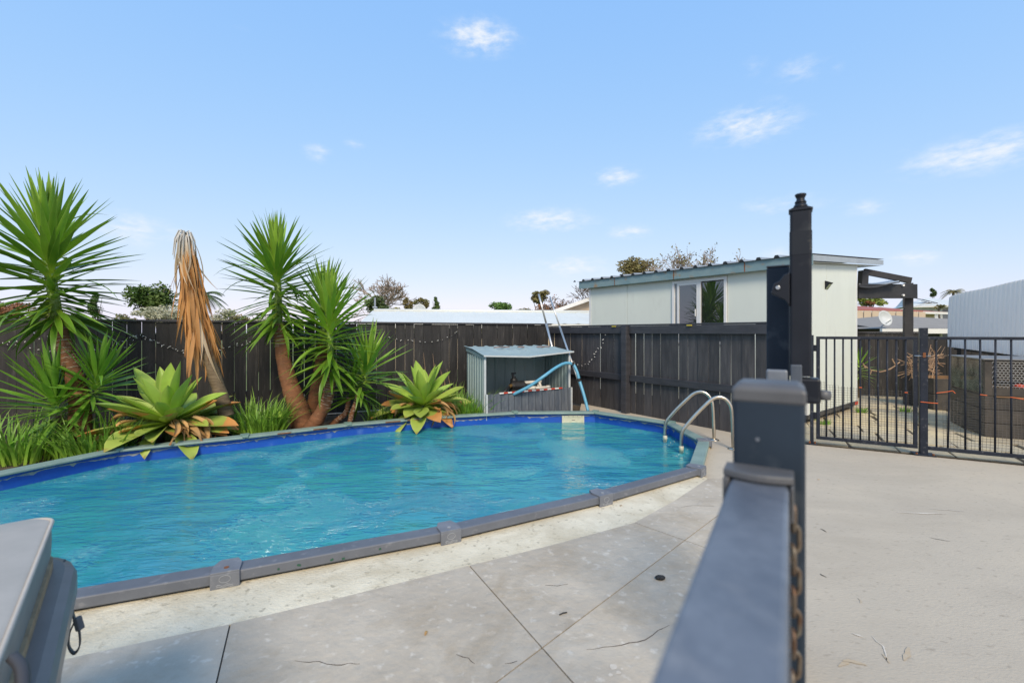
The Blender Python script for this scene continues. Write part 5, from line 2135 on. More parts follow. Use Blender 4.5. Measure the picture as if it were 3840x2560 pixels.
# strappy clumps: blades too fine to count singly, one mesh per plant
def clump(label, c, n, h, spread, seed, wid=.016, mat='strap_leaf', group='strappy grass clumps', yellow=.12):
    rnd = random.Random(seed)
    vs_, fs, uv = [], [], []
    for i in range(n):
        a = rnd.uniform(0, 6.283)
        r0 = spread * math.sqrt(rnd.random())
        p = Vector((c.x + r0 * math.cos(a) * 1.0, c.y + r0 * math.sin(a) * .6, c.z))
        lean = Vector((math.cos(a), math.sin(a), 0)) * rnd.uniform(.1, .75) + Vector((rnd.uniform(-.3, .3), rnd.uniform(-.3, .3), 0))
        L = h * rnd.uniform(.5, 1.1)
        w = wid * rnd.uniform(.6, 1.3)
        side = Vector((-lean.y, lean.x, 0))
        if side.length < .01:
            side = Vector((1, 0, 0))
        side.normalize()
        side = (side + Vector((rnd.uniform(-.8, .8), rnd.uniform(-.8, .8), 0))).normalized()
        o = len(vs_)
        k = 6
        dr = rnd.uniform(.2, .9)
        for j in range(k + 1):
            t = j / k
            q = p + lean * (L * t * (.5 + .5 * t)) + Vector((0, 0, L * (t - dr * .55 * t ** 2.5)))
            ww = w * (1 - t ** 2) * .5 + .0006
            vs_ += [q - side * ww, q + side * ww]
            uv += [(-.6, t), (.6, t)]
        fs += [(o + 2 * j, o + 2 * j + 1, o + 2 * j + 3, o + 2 * j + 2) for j in range(k)]
    me = bpy.data.meshes.new('grass_clump')
    me.from_pydata([tuple(v) for v in vs_], [], fs)
    me.materials.append(M[mat])
    ul = me.uv_layers.new(name='UVMap')
    for lp in me.loops:
        ul.data[lp.index].uv = uv[lp.vertex_index]
    o = link('grass_clump', me)
    tag(o, label, 'grass', group)
    return o


clump('strappy grass clump at the very left edge by the rim', Vector((-5.0, 4.55, -.05)), 240, .58, .38, 51, .022)
clump('strappy grass clump below the left yucca suckers', Vector((-4.35, 4.70, -.05)), 240, .50, .36, 52, .022)
clump('short grass clump between left agave and the rim bracket', Vector((-4.45, 4.95, -.05)), 120, .55, .30, 53, .02)
clump('dark strappy grass clump between left agave and the tall yucca trunk', D(965, 1630, 5.75), 380, .60, .34, 54, .016)
clump('tall grass clump behind the right agave', D(1700, 1560, 7.1), 380, .62, .34, 55, .015)
clump('grass clump against the left wall of the metal locker', D(1765, 1575, 6.75), 260, .55, .30, 56, .015)
clump('thin grass clump between the small yucca and right agave', D(1440, 1590, 6.5), 140, .45, .25, 57, .014)
# a broad-leafed seedling by the clump
sd_ = thing('seedling', D(1060, 1590, 5.8), 'light green broad leafed seedling left of the yucca foot', 'seedling')
SL_ = leaf_mesh('leaf', M['agave_fresh'], .35, .3, .2, seg=6, wmax=.5)
for i in range(7):
    a = i * 2.4
    link('leaf', SL_, sd_, orient(D(1052, 1572, 5.8), Vector((math.cos(a), math.sin(a) * .5 - .2, .35)), Vector((0, 0, 1)), .20))
# dry stalks behind the right agave
ds = thing('dry_stalks', D(1620, 1480, 7.2), 'thin dry brown stalks standing behind the right agave', 'dry plant')
for i in range(9):
    p = D(1600 + i * 11, 1500, 7.15)
    q = p + Vector((random.uniform(-.12, .12), 0, random.uniform(.35, .75)))
    MB().tube([p, p.lerp(q, .5) + Vector((random.uniform(-.04, .04), 0, 0)), q], [.006, .005, .002], 4).build('stalk', M['stick'], ds)
mb = MB()
yb = D(1535, 1290, 7.25)

# litter on the ground
cl_ = G(2476, 2176)
mb = MB()
k = 10
mb.lathe([(.006, 0), (.018, .003), (.021, .009), (.016, .014), (.006, .016)], (0, 0, 0), 10)
for v in mb.v:
    v.x *= 1.35 * random.uniform(.9, 1.1)
    v.y *= random.uniform(.75, 1)
    v.x += cl_.x
    v.y += cl_.y
    v.z += .0085
tag(mb.build('charcoal_lump', M['charcoal']), 'small black charcoal lump lying on the grey paving', 'charcoal')
p, q = G(2098, 2313), G(2126, 2304)
tag(MB().tube([p + Vector((0, 0, .011)), p.lerp(q, .5) + Vector((0, 0, .014)), q + Vector((0, 0, .011))], .0028, 5).build('twig', M['charcoal']), 'short dark twig on the grey paving near the joint', 'twig')
for (px, py, lab) in ((2333, 1902, 'curled brown leaf on the cream pool surround'), (3074, 1798, 'tiny orange leaf on the tan concrete near the gate'), (1601, 2376, 'small brown leaf on the grey paving slab')):
    c = G(px, py)
    me = leaf_mesh('fallen_leaf', M['agave_dead'], .5, .5, .4, seg=4)
    o = link('fallen_leaf', me, None, orient(Vector((c.x, c.y, .013 if px < 3000 else .001)), Vector((random.uniform(-1, 1), random.uniform(-1, 1), .05)), Vector((0, 0, 1)), .026))
    tag(o, lab, 'leaf')

# ------------------------------------------------------------------ things beyond the gate
# black screen fence behind, with its boards
sfn = thing('screen_fence', D(3320, 1460, 8.9), 'low black board fence at the back beyond the gate', 'fence')
o0 = D(3200, 1460, 9.0)
dirf = (D(3600, 1460, 8.4) - o0)
dirf.z = 0
fm = frame((o0.x, o0.y, 0), dirf)
Lf = dirf.length + 2.2
w_ = .18
for i in range(int(Lf / w_)):
    mb = MB(fm)
    hgt = 1.245 if i < 6 else 1.16
    mb.box(i * w_ + .004, (i + 1) * w_ - .004, 0, .02, 0, hgt - .02)
    mb.build('board', M['fence_back'], sfn)
mb = MB(fm)
mb.box(-.02, 6 * w_ + .01, -.02, .04, 1.226, 1.255)
mb.build('cap_rail', M['fence_rail'], sfn, bevel=.003)

# pergola on the cabin's far end
PG = G(3405, 1515)
ph = D(3405, 1062, PG.y).z
pg = thing('pergola', PG, 'black timber pergola post and bolted beams joined to the cabin', 'pergola')
mb = MB(frame(PG, DG))
mb.box(-.06, .06, -.06, .06, 0, ph)
mb.build('post', M['black_timber'], pg, bevel=.005)
a, b_ = D(3215, 1092, PG.y - .25), D(3436, 1092, PG.y - .14)
MB().beam(a, b_, .05, .24).build('beam', M['black_timber'], pg, bevel=.005)
for (x, y) in ((3384, 1070), (3384, 1107)):
    p = D(x, y, PG.y - .20)
    MB().tube([p, p + Vector((0, -.03, 0))], .017, 10).build('bolt', M['bulb_white'], pg)
a, b_ = D(3240, 1018, PG.y + .15), D(3415, 1052, PG.y + .05)
MB().beam(a, b_, .06, .10).build('rafter', M['black_timber'], pg, bevel=.004)
a, b_ = D(3238, 1015, PG.y + .16), D(3234, 1100, PG.y + .16)
MB().beam(a, b_, .11, .11, up=(0, 1, 0)).build('upright', M['black_timber'], pg)
# drooping shade sail rolled along the beam
sl2 = thing('shade_sail', D(3300, 1075, PG.y), 'dark shade sail sagging along the pergola beam', 'shade sail')
mb = MB()
k = 16
vs_ = []
for i in range(k + 1):
    t = i / k
    x = lerp(3222, 3372, t)
    ytop = lerp(1075, 1058, t) + 14 * math.sin(math.pi * t) * (1 - t)
    p, q = D(x, ytop, PG.y - .36), D(x, ytop - 12 - 8 * (1 - t), PG.y + .5)
    vs_ += [p, q]
mb.add(vs_, [(2 * i, 2 * i + 2, 2 * i + 3, 2 * i + 1) for i in range(k)])
mb.build('sail_cloth', M['sail_light'], sl2, smooth=True, fix=False)
mb = MB()
mb.tube([vs_[2 * i] for i in range(k + 1)], .012, 6)
mb.build('sail_hem', M['sail_dark'], sl2)
# small yucca by the cabin's end
sy = thing('yucca', D(3235, 1470, 7.6), 'small yucca beside the cabin end seen through the gate', 'yucca')
MB().tube([D(3222, 1490, 7.6), D(3222, 1410, 7.6)], .03, 8).build('stem', M['trunk_grey'], sy)
yucca_head(sy, [D(3222, 1420, 7.6), D(3222, 1380, 7.6), D(3220, 1350, 7.6)], 38, .34, 'y', a_low=125, a_top=15, seed=61)


# timber boxes
def board_box(name, org, ax, L, Wd, z0, z1, nb, label, cat, group=None, inner='crate_inside', hollow=True):
    th = thing(name, org, label, cat, group)
    fm_ = frame((org[0], org[1], 0), ax)
    hgt = (z1 - z0) / nb
    for k_ in range(nb):
        za, zb2 = z0 + k_ * hgt + .003, z0 + (k_ + 1) * hgt - .003
        for (x0, x1, y0, y1) in ((0, L, 0, .03), (0, L, Wd - .03, Wd), (0, .03, .031, Wd - .031), (L - .03, L, .031, Wd - .031)):
            mb_ = MB(fm_)
            mb_.box(x0, x1, y0, y1, za, zb2)
            mb_.build('board', M['crate_board'], th, bevel=.004)
    if hollow:
        mb_ = MB(fm_)
        mb_.box(.032, L - .032, .032, Wd - .032, z0 + .01, z1 - .10)
        mb_.build('soil_fill', M['soil'], th)
        for (x0, x1, y0, y1) in ((.031, L - .031, .031, .038), (.031, L - .031, Wd - .038, Wd - .031), (.031, .038, .039, Wd - .039), (L - .038, L - .031, .039, Wd - .039)):
            mb_ = MB(fm_)
            mb_.box(x0, x1, y0, y1, z1 - .10, z1 - .006)
            mb_.build('inner_lining', M[inner], th)
    return th, fm_


CA = G(3693, 1637)                 # near corner of the crate stack
cdx = Vector((.89, -.46, 0)).normalized()
lc_, lcm = board_box('planter_box', CA, cdx, 1.30, 1.03, 0, .49, 3, 'black board planter box under the wire topped crate at right', 'planter box', 'black planter boxes')
# wire and clear-sheet crate on top of it
cr = thing('wire_crate', CA + Vector((0, 0, .49)), 'dark framed crate with hexagonal wire and clear sheet, on the planter', 'crate')
zt0, zt1 = .492, .912
for (x0, x1, y0, y1, z0, z1, nm) in ((0, .07, 0, .05, zt0, zt1, 'corner_board'), (1.23, 1.30, 0, .05, zt0, zt1, 'corner_board'), (0, .05, .96, 1.03, zt0, zt1, 'corner_board'), (1.25, 1.30, .96, 1.03, zt0, zt1, 'corner_board'),
                                     (.071, 1.229, 0, .04, zt0, zt0 + .10, 'rail_board'), (.071, 1.229, 0, .03, zt1 - .03, zt1, 'rail_board'), (.001, .03, .051, .959, zt0, zt0 + .10, 'rail_board'), (.001, .03, .051, .959, zt1 - .03, zt1, 'rail_board'),
                                     (.071, 1.229, .99, 1.03, zt0, zt0 + .10, 'rail_board')):
    mb = MB(lcm)
    mb.box(x0, x1, y0, y1, z0, z1)
    mb.build(nm, M['crate_board'], cr, bevel=.003)
mb = MB(lcm)
mb.box(-.02, 1.32, -.02, 1.05, zt1 + .001, zt1 + .016)
mb.build('lid', M['lid_grey'], cr, bevel=.003)
mb = MB(lcm)
mb.box(-.004, .0, .05, .97, zt0 + .02, zt1 - .005)
mb.build('clear_sheet', M['clear_sheet'], cr)
mb = MB(lcm)
mb.box(.08, 1.25, -.012, 1.0, zt0 - .016, zt0 - .004)
mb.build('shelf_edge', M['crate_inside'], cr)
# hexagonal wire on the front
hexr = .019
seen_e = set()
mb = MB(lcm)
r_i, c_i = 0, 0
for ri in range(16):
    for ci in range(38):
        cx_ = .08 + ci * hexr * math.sqrt(3) + (hexr * math.sqrt(3) / 2 if ri % 2 else 0)
        cz_ = zt0 + .10 + ri * hexr * 1.5
        if cz_ > zt1 - .03 or cx_ > 1.22:
            continue
        for e in range(3):
            a0, a1 = R(30 + 60 * e), R(90 + 60 * e)
            mb.tube([(cx_ + hexr * math.cos(a0), -.004, cz_ + hexr * math.sin(a0)), (cx_ + hexr * math.cos(a1), -.004, cz_ + hexr * math.sin(a1))], .0016, 3, cap=False)
o = mb.build('hexagon_wire', M['netting_white'], cr, fix=False)
# things stored in the crate
it = thing('timber_offcuts', lcm @ Vector((.6, .5, zt0)), 'timber offcuts stored inside the wire crate', 'timber')
for i in range(6):
    mb = MB(lcm)
    y = .2 + i * .11
    mb.box(.10 + .05 * (i % 3), 1.1, y, y + .09, zt0 + .005, zt0 + .05 + .03 * (i % 2))
    mb.build('offcut', M['timber_raw'], it, bevel=.003)
mb = MB(lcm)
mb.lathe([(.045, 0), (.06, .02), (.045, .04), (.015, .05)], (.34, .12, zt0 + .09), 12)
tag(mb.build('red_tin', M['tape_red'], smooth=True), 'red and white tin behind the hexagonal wire', 'tin')
# second stack behind, seen at the left of the crates
cb2, _ = board_box('planter_box', G(3440, 1540) + Vector((.35, .1, 0)), Vector((.95, -.30, 0)), 1.1, .8, 0, .50, 2, 'black board planter box left of the crate stack holding cut sticks', 'planter box', 'black planter boxes')
bx = G(3440, 1540)
st_ = thing('cut_sticks', bx + Vector((.6, .4, .45)), 'heap of cut bare sticks lying in the left planter box', 'sticks')
rnd = random.Random(9)
for i in range(60):
    side = rnd.random() < .5
    c = D(rnd.uniform(3412, 3440) if side else rnd.uniform(3475, 3520), rnd.uniform(1330, 1395), PG.y - .35 + rnd.uniform(-.2, .25))
    d = Vector((rnd.uniform(-1, 1), rnd.uniform(-.4, .4), rnd.uniform(-.5, .9))).normalized() * rnd.uniform(.08, .22)
    MB().tube([c - d, c + Vector((rnd.uniform(-.02, .02), 0, rnd.uniform(-.02, .02))), c + d], [.006, .0055, .003], 5).build('stick', M['stick'], st_)
br = thing('fallen_branch', D(3260, 1395, 7.6), 'pale forked dry branch lying across behind the gate bars', 'branch')
for pts in ([(3240, 1370), (3268, 1388), (3300, 1394), (3325, 1390)], [(3268, 1388), (3262, 1405)], [(3335, 1386), (3355, 1372), (3374, 1357)], [(3360, 1370), (3348, 1352), (3346, 1345)], [(3300, 1394), (3330, 1386), (3360, 1370)], [(3245, 1380), (3236, 1362)],
            [(3475, 1352), (3500, 1345), (3540, 1340)], [(3500, 1345), (3520, 1330)], [(3505, 1346), (3490, 1375), (3478, 1390)]):
    MB().tube([D(x, y, 7.35) for (x, y) in pts], .009, 5).build('limb', M['stick'], br)
# timber pile on the lid height behind, below the white wall
tb = thing('timber_pile', D(3620, 1330, 7.6), 'pale timber boards stacked under the raised white iron shed', 'timber')
for i in range(7):
    mb = MB(frame(D(3575, 1345, 7.9) + Vector((.0, .0, 0)), Vector((.95, -.3, 0))))
    mb.box(.05 * (i % 3), 2.2, -.1 - .11 * (i % 4), -.1 - .11 * (i % 4) + .10, .0 + .035 * (i // 4), .033 + .035 * (i // 4))
    mb.build('board', M['timber_raw'], tb, bevel=.003)
for i in range(3):
    p = D(3590 + 70 * i, 1345, 7.75)
    mb = MB()
    mb.box(p.x - .05, p.x + .05, p.y, p.y + .1, 0, p.z)
    mb.build('bearer', M['black_timber'], tb)

# raised corrugated sheet wall
WA, WB = D(3552, 1200, 8.1), D(3840, 1200, 6.95)
wd_ = (WB - WA)
wd_.z = 0
ws = thing('iron_shed', (WA.x, WA.y, 0), 'white corrugated sheet shed raised on short piles at the right edge', 'shed')
wn_ = Vector((-wd_.y, wd_.x, 0)).normalized()
LWs = wd_.length * 1.9
mb = MB()
nn = int(LWs / .064 * 8)
vs_ = []
rows_ = 7
for i in range(nn + 1):
    t = i / nn * 1.9
    p = WA + wd_ * t
    ztp = lerp(D(3552, 1108, 8.1).z, D(3840, 1046, 6.95).z, t) - .03 * math.exp(-t * 14) + .005 * math.sin(t * 9)
    zbt = lerp(D(3552, 1300, 8.1).z, D(3840, 1336, 6.95).z, t)
    off = .5 + .5 * math.sin(2 * math.pi * i / 8)
    for k in range(rows_):
        f_ = k / (rows_ - 1)
        lean = wn_ * (.03 * f_ ** 3)
        q = p + wn_ * off * .013 + lean
        vs_.append((q.x, q.y, lerp(zbt, ztp, f_)))
mb.add(vs_, [(i * rows_ + k, (i + 1) * rows_ + k, (i + 1) * rows_ + k + 1, i * rows_ + k + 1) for i in range(nn) for k in range(rows_ - 1)])
mb.build('wall_sheet', M['corr_white'], ws, smooth=True, fix=False)
A_ = Vector((WA.x, WA.y, 0))
du = wd_.normalized()
for i in range(5):
    p = A_ + du * (.15 + i * .5) + wn_ * .10
    zb_i = lerp(D(3552, 1300, 8.1).z, D(3840, 1336, 6.95).z, (.15 + i * .5) / wd_.length)
    mb = MB()
    mb.box(p.x - .04, p.x + .04, p.y - .04, p.y + .04, 0, zb_i + .05)
    mb.build('pile', M['black_timber'], ws)
mb = MB()
p, q = A_ + wn_ * .16, A_ + wn_ * .16 + du * LWs
mb.beam(Vector((p.x, p.y, D(3552, 1300, 8.1).z - .0)), Vector((q.x, q.y, lerp(D(3552, 1300, 8.1).z, D(3840, 1336, 6.95).z, 1.9))), .05, .10)
mb.build('floor_joist', M['black_timber'], ws)

# ------------------------------------------------------------------ houses
def quadwall(th, name, pts, mat):
    mb_ = MB()
    mb_.add(pts, [tuple(range(len(pts)))])
    return mb_.build(name, M[mat], th)


def gable_roof(th, fm_, L, Wd, z0, zr, over, mat, hip=0.0, name='roof', corr=0):
    mb_ = MB(fm_)
    o_ = over
    if corr:
        for sgn in (0, 1):
            y0 = -o_ if sgn == 0 else Wd + o_
            ym = Wd / 2
            n_ = int((L + 2 * o_) / corr * 4)
            vs2 = []
            for i_ in range(n_ + 1):
                x = -o_ + (L + 2 * o_) * i_ / n_
                h = .018 * (1 if (i_ % 4) == 0 else 0)
                vs2 += [(x, y0, z0 + h), (x, ym, zr + h)]
            mb_.add(vs2, [(2 * i_, 2 * i_ + 2, 2 * i_ + 3, 2 * i_ + 1) for i_ in range(n_)])
    else:
        mb_.add([(-o_, -o_, z0), (L + o_, -o_, z0), (L + o_, Wd + o_, z0), (-o_, Wd + o_, z0), (-o_ + hip, Wd / 2, zr), (L + o_ - hip, Wd / 2, zr)],
                [(0, 1, 5, 4), (2, 3, 4, 5), (3, 0, 4), (1, 2, 5)])
    return mb_.build(name, M[mat], th, fix=not corr)


def house(name, label, fm_, L, Wd, zg, z0, zr, over, wall, roof, hip, wins, corr=0, cat='house', gutter='trim_white'):
    th = thing(name, fm_ @ Vector((L / 2, Wd / 2, zg)), label, cat)
    mb_ = MB(fm_)
    mb_.box(0, L, 0, Wd, zg, z0)
    mb_.add([(0, 0, z0), (0, Wd, z0), (0, Wd / 2, zr - .05)], [(0, 1, 2)])
    mb_.add([(L, 0, z0), (L, Wd, z0), (L, Wd / 2, zr - .05)], [(0, 1, 2)])
    mb_.build('wall', M[wall], th)
    rf_ = gable_roof(th, fm_, L, Wd, z0, zr, over, roof, hip, corr=corr)
    if gutter:
        mb_ = MB(fm_)
        mb_.box(-over - .03, L + over + .03, -over - .09, -over - .005, z0 - .16, z0 - .005)
        mb_.build('gutter', M[gutter], rf_)
        mb_ = MB(fm_)
        mb_.box(-over, L + over, -over, 0, z0 - .15, z0 - .13)
        mb_.build('soffit', M[gutter], rf_)
    for (x0, x1, za, zb2) in wins:
        mb_ = MB(fm_)
        e = .07
        mb_.box(x0 - e, x1 + e, -.05, -.003, zb2, zb2 + e)
        mb_.box(x0 - e, x1 + e, -.05, -.003, za - e, za)
        mb_.box(x0 - e, x0, -.05, -.003, za, zb2)
        mb_.box(x1, x1 + e, -.05, -.003, za, zb2)
        f_ = mb_.build('window', M['trim_white'], th)
        mb_ = MB(fm_)
        mb_.box(x0, x1, -.03, -.005, za, zb2)
        mb_.build('pane', M['glass_far'], f_)
        if x1 - x0 > 1.1:
            mb_ = MB(fm_)
            mb_.box((x0 + x1) / 2 - .03, (x0 + x1) / 2 + .03, -.055, -.002, za, zb2)
            mb_.build('mullion', M['trim_white'], f_)
    return th, rf_


# long white roof over the back fence
nA, nB = D(1395, 1210, 15.5), D(2330, 1212, 17.0)
nd_ = nB - nA
nd_.z = 0
nm_ = frame((nA.x, nA.y, 0), nd_)
zE, zR = D(1500, 1213, 15.6).z, D(1700, 1167, 18.5).z
nh, nrf = house('neighbour_house', 'low neighbouring house with long white iron roof behind the back fence', nm_, nd_.length, 5.6, -.1, zE, zR, .35, 'wall_beige', 'roof_white', 0, [], corr=.5)
rp = nm_ @ Vector((0, 2.8, zR))
MB().tube([nm_ @ Vector((-.3, 2.8, zR + .02)), nm_ @ Vector((nd_.length + .3, 2.8, zR + .02))], .07, 8).build('ridge_cap', M['roof_white'], nrf, smooth=True)
dsx = thing('satellite_dish', D(1573, 1165, 18.8), 'pale satellite dish on the ridge of the long white roof', 'satellite dish', 'satellite dishes')
mb = MB()
c = D(1574, 1165, 18.8)
for r_, y_ in ((0, 0),):
    pass
dm = Matrix.Translation(c) @ Matrix.Rotation(R(80), 4, 'X')
mb = MB(dm)
mb.lathe([(.0, .0), (.09, .008), (.17, .032), (.24, .066), (.27, .09), (.265, .096), (.22, .066), (.11, .02), (.0, .01)], (0, 0, 0), 24)
mb.build('dish', M['dish_grey'], dsx, smooth=True)
MB().tube([c + Vector((0, .05, -.1)), c + Vector((0, .1, -.5))], .03, 6).build('mast', M['screw_metal'], dsx)
an_ = thing('aerial_pole', D(1405, 1166, 18.5), 'thin grey aerial pole on the white roof beside the conifer', 'aerial')
MB().tube([D(1406, 1168, 18.4), D(1406, 1116, 18.4)], .035, 6).build('mast', M['screw_metal'], an_)
MB().tube([D(1398, 1153, 18.4), D(1414, 1153, 18.4)], .045, 6).build('clamp', M['screw_metal'], an_)
# beige gable left of the cabin
gbm = frame(D(2085, 1200, 21.0) * 1.0 + Vector((0, 0, 0)), Vector((1, .15, 0)))
gbm.translation.z = 0
pA, pB = D(2070, 1176, 21.0), D(2420, 1055, 21.6)
bh = thing('beige_house', (pA.x, pA.y, 0), 'beige gabled house wall showing between white roof and cabin', 'house')
mb = MB()
p2 = D(2760, 1180, 22.2)
mb.add([(pA.x, pA.y, -.1), (p2.x, p2.y, -.1), tuple(p2), tuple(pB), tuple(pA)], [(0, 1, 2, 3, 4)])
mb.build('front_wall', M['wall_beige'], bh)
mb = MB()
mb.add([(pA.x, pA.y, -.1), (pA.x, pA.y, pA.z), (pA.x, pA.y + 7, pA.z), (pA.x, pA.y + 7, -.1)], [(0, 1, 2, 3)])
mb.build('wall', M['wall_beige'], bh)
for (a, b_) in ((pA, pB), (pB, p2)):
    mb = MB()
    e0 = (b_ - a).normalized()
    s_, t_ = a - e0 * .3 + Vector((0, -.3, .10)), b_ + e0 * .02 + Vector((0, -.3, .10))
    mb.add([s_, t_, t_ + Vector((0, 7.6, 0)), s_ + Vector((0, 7.6, 0))], [(0, 1, 2, 3)])
    o = mb.build('roof', M['foliage_rust' if False else 'wall_beige'], bh, solid=.05)
    mb = MB()
    mb.beam(s_ + Vector((0, -.04, -.03)), t_ + Vector((0, -.04, -.03)), .05, .16)
    mb.build('bargeboard', M['trim_white'], o)

# grey-roofed house beyond the pergola
gA, gB = D(3300, 1246, 15.0), D(3620, 1246, 15.4)
gd = gB - gA
gd.z = 0
gm_ = frame((gA.x, gA.y, 0), gd)
zE = D(3400, 1232, 15.0).z
zR = D(3400, 1182, 18.6).z
gh, grf = house('grey_roof_house', 'dark house with grey tiled roof and white windows beyond the pergola', gm_, gd.length + 4.5, 6.5, -.1, zE, zR, .45, 'wall_dark', 'roof_grey', 4.2,
                [(.55, 1.55, .75, 1.22), (2.3, 3.2, .75, 1.22), (3.6, 4.9, .75, 1.22)])
d2 = thing('satellite_dish', D(3311, 1215, 14.6), 'round satellite dish on the grey roof beside the black pergola post', 'satellite dish', 'satellite dishes')
c = D(3311, 1195, 14.6)
mb = MB(Matrix.Translation(c) @ Matrix.Rotation(R(75), 4, 'X') @ Matrix.Rotation(R(10), 4, 'Y'))
mb.lathe([(.0, .0), (.08, .008), (.16, .03), (.23, .06), (.255, .085), (.25, .09), (.2, .06), (.1, .02), (.0, .01)], (0, 0, 0), 24)
mb.build('dish', M['dish_grey'], d2, smooth=True)
MB().tube([c + Vector((.05, -.25, -.05)), c + Vector((0, -.02, -.2)), D(3300, 1228, 14.6)], .014, 6).build('feed_arm', M['screw_metal'], d2)
# red-roofed house uphill
rA, rB = D(3150, 1246, 30), D(3505, 1246, 33)
rd = rB - rA
rd.z = 0
rm_ = frame((rA.x, rA.y, 0), rd)
zE = D(3300, 1166, 31).z
zR = D(3300, 1141, 34).z
rh, rrf = house('red_roof_house', 'cream house with red roof and balcony on the slope', rm_, rd.length, 7.5, ground_h(24, 31) - .3, zE, zR, .5, 'wall_cream', 'roof_red', 3.4,
                [(1.1, 1.5, zE - 1.1, zE - .45), (2.2, 2.6, zE - 1.1, zE - .45), (3.6, 4.5, zE - 1.2, zE - .4), (5.6, 6.6, zE - .9, zE - .4)])
zb2 = D(3270, 1208, 30).z
mb = MB(rm_)
mb.box(-.5, 6.0, -1.3, -.05, zb2 - .22, zb2 - .05)
bl = mb.build('balcony', M['balcony_red'], rh)
for i in range(9):
    mb = MB(rm_)
    x = -.4 + i * .75
    mb.box(x, x + .66, -1.28, -1.24, zb2 - .02, zb2 + .70)
    mb.build('balcony_panel', M['wall_beige'], bl)
mb = MB(rm_)
mb.box(-.5, 6.0, -1.3, -1.2, zb2 + .72, zb2 + .78)
mb.build('balcony_rail', M['balcony_red'], bl)
for x in (.6, 2.6, 4.6):
    mb = MB(rm_)
    mb.box(x, x + .1, -1.25, -1.15, ground_h(24, 31) - .3, zb2 - .22)
    mb.build('balcony_post', M['balcony_red'], bl)
MB().tube([rm_ @ Vector((6.9, -.3, zE - 1.3)), rm_ @ Vector((6.9, -.3, zE - .7)), rm_ @ Vector((7.3, -.5, zE - .1))], .05, 6).build('downpipe', M['trim_white'], rh)
# white house further up
wA, wB = D(3425, 1246, 44), D(3640, 1246, 42)
wdv = wB - wA
wdv.z = 0
wm_ = frame((wA.x, wA.y, 0), wdv)
zE = D(3500, 1146, 43).z
zR = D(3500, 1116, 46).z
wh, wrf = house('white_house', 'white house with pale hipped roof and solar panels on the slope', wm_, wdv.length, 8, ground_h(40, 43) - .5, zE, zR, .6, 'wall_white', 'roof_white', 2.4,
                [(.7, 1.4, zE - 1.6, zE - .45), (2.1, 2.5, zE - 1.8, zE - .3), (3.2, 3.6, zE - 1.6, zE - .4), (4.2, 4.9, zE - 1.6, zE - .5)])
for i in range(2):
    a = D(3432 + 22 * i, 1118 + 11 * i, 44.6)
    mb = MB()
    mb.add([a, a + Vector((1.05, -.35, -.35)), a + Vector((1.05 + .25, -1.0, -.55)), a + Vector((.25, -.65, -.2))], [(0, 1, 2, 3)])
    mb.build('solar_panel', M['solar_panel'], wrf, solid=.05)
# hedge in front of the white house
# ------------------------------------------------------------------ trees
def leaf_cloud(mb_, c, rad, n, size, rnd, clumps=9, flat=.0):
    cs = []
    for _ in range(clumps):
        while True:
            v = Vector((rnd.uniform(-1, 1), rnd.uniform(-1, 1), rnd.uniform(-1, 1)))
            if v.length <= 1:
                break
        v = v * .72
        cs.append((Vector((c.x + v.x * rad[0], c.y + v.y * rad[1], c.z + v.z * rad[2])), rnd.uniform(.26, .5)))
    for i in range(n):
        cc, rr_ = rnd.choice(cs)
        v = Vector((rnd.gauss(0, 1), rnd.gauss(0, 1), rnd.gauss(0, 1))).normalized() * (rnd.random() ** .45)
        p = cc + Vector((v.x * rad[0] * rr_, v.y * rad[1] * rr_, v.z * rad[2] * rr_))
        a = Vector((rnd.gauss(0, 1), rnd.gauss(0, 1), rnd.gauss(0, .6))).normalized()
        b2 = a.cross(Vector((rnd.gauss(0, 1), rnd.gauss(0, 1), rnd.gauss(0, 1)))).normalized()
        s_ = size * rnd.uniform(.5, 1.3)
        o_ = len(mb_.v)
        mb_.v += [p - a * s_, p + b2 * s_ * .45, p + a * s_, p - b2 * s_ * .45]
        mb_.f.append((o_, o_ + 1, o_ + 2, o_ + 3))


def tree(label, base, crown_c, rad, n, size, mat, seed, group='trees beyond the fences', limbs=6, clumps=10, name='tree', cat='tree', bark='bark'):
    rnd = random.Random(seed)
    th = thing(name, base, label, cat, group)
    mb_ = MB()
    top = Vector(crown_c) - Vector((0, 0, rad[2] * .3))
    mb_.tube([base, base.lerp(top, .5) + Vector((rnd.uniform(-.1, .1), 0, 0)), top], [rad[0] * .12 + .03, rad[0] * .09 + .02, rad[0] * .05 + .01], 7)
    for i in range(limbs):
        s0_ = base.lerp(top, rnd.uniform(.5, 1))
        e_ = Vector(crown_c) + Vector((rnd.uniform(-.7, .7) * rad[0], rnd.uniform(-.5, .5) * rad[1], rnd.uniform(-.4, .7) * rad[2]))
        mb_.tube([s0_, s0_.lerp(e_, .5) + Vector((0, 0, -.05 * rad[2])), e_], [rad[0] * .05 + .008, rad[0] * .03 + .006, .006], 5)
    mb_.build('trunk', M[bark], th, smooth=True)
    mb_ = MB()
    leaf_cloud(mb_, Vector(crown_c), rad, n, size, rnd, clumps)
    mb_.build('crown', M[mat], th, fix=False)
    return th


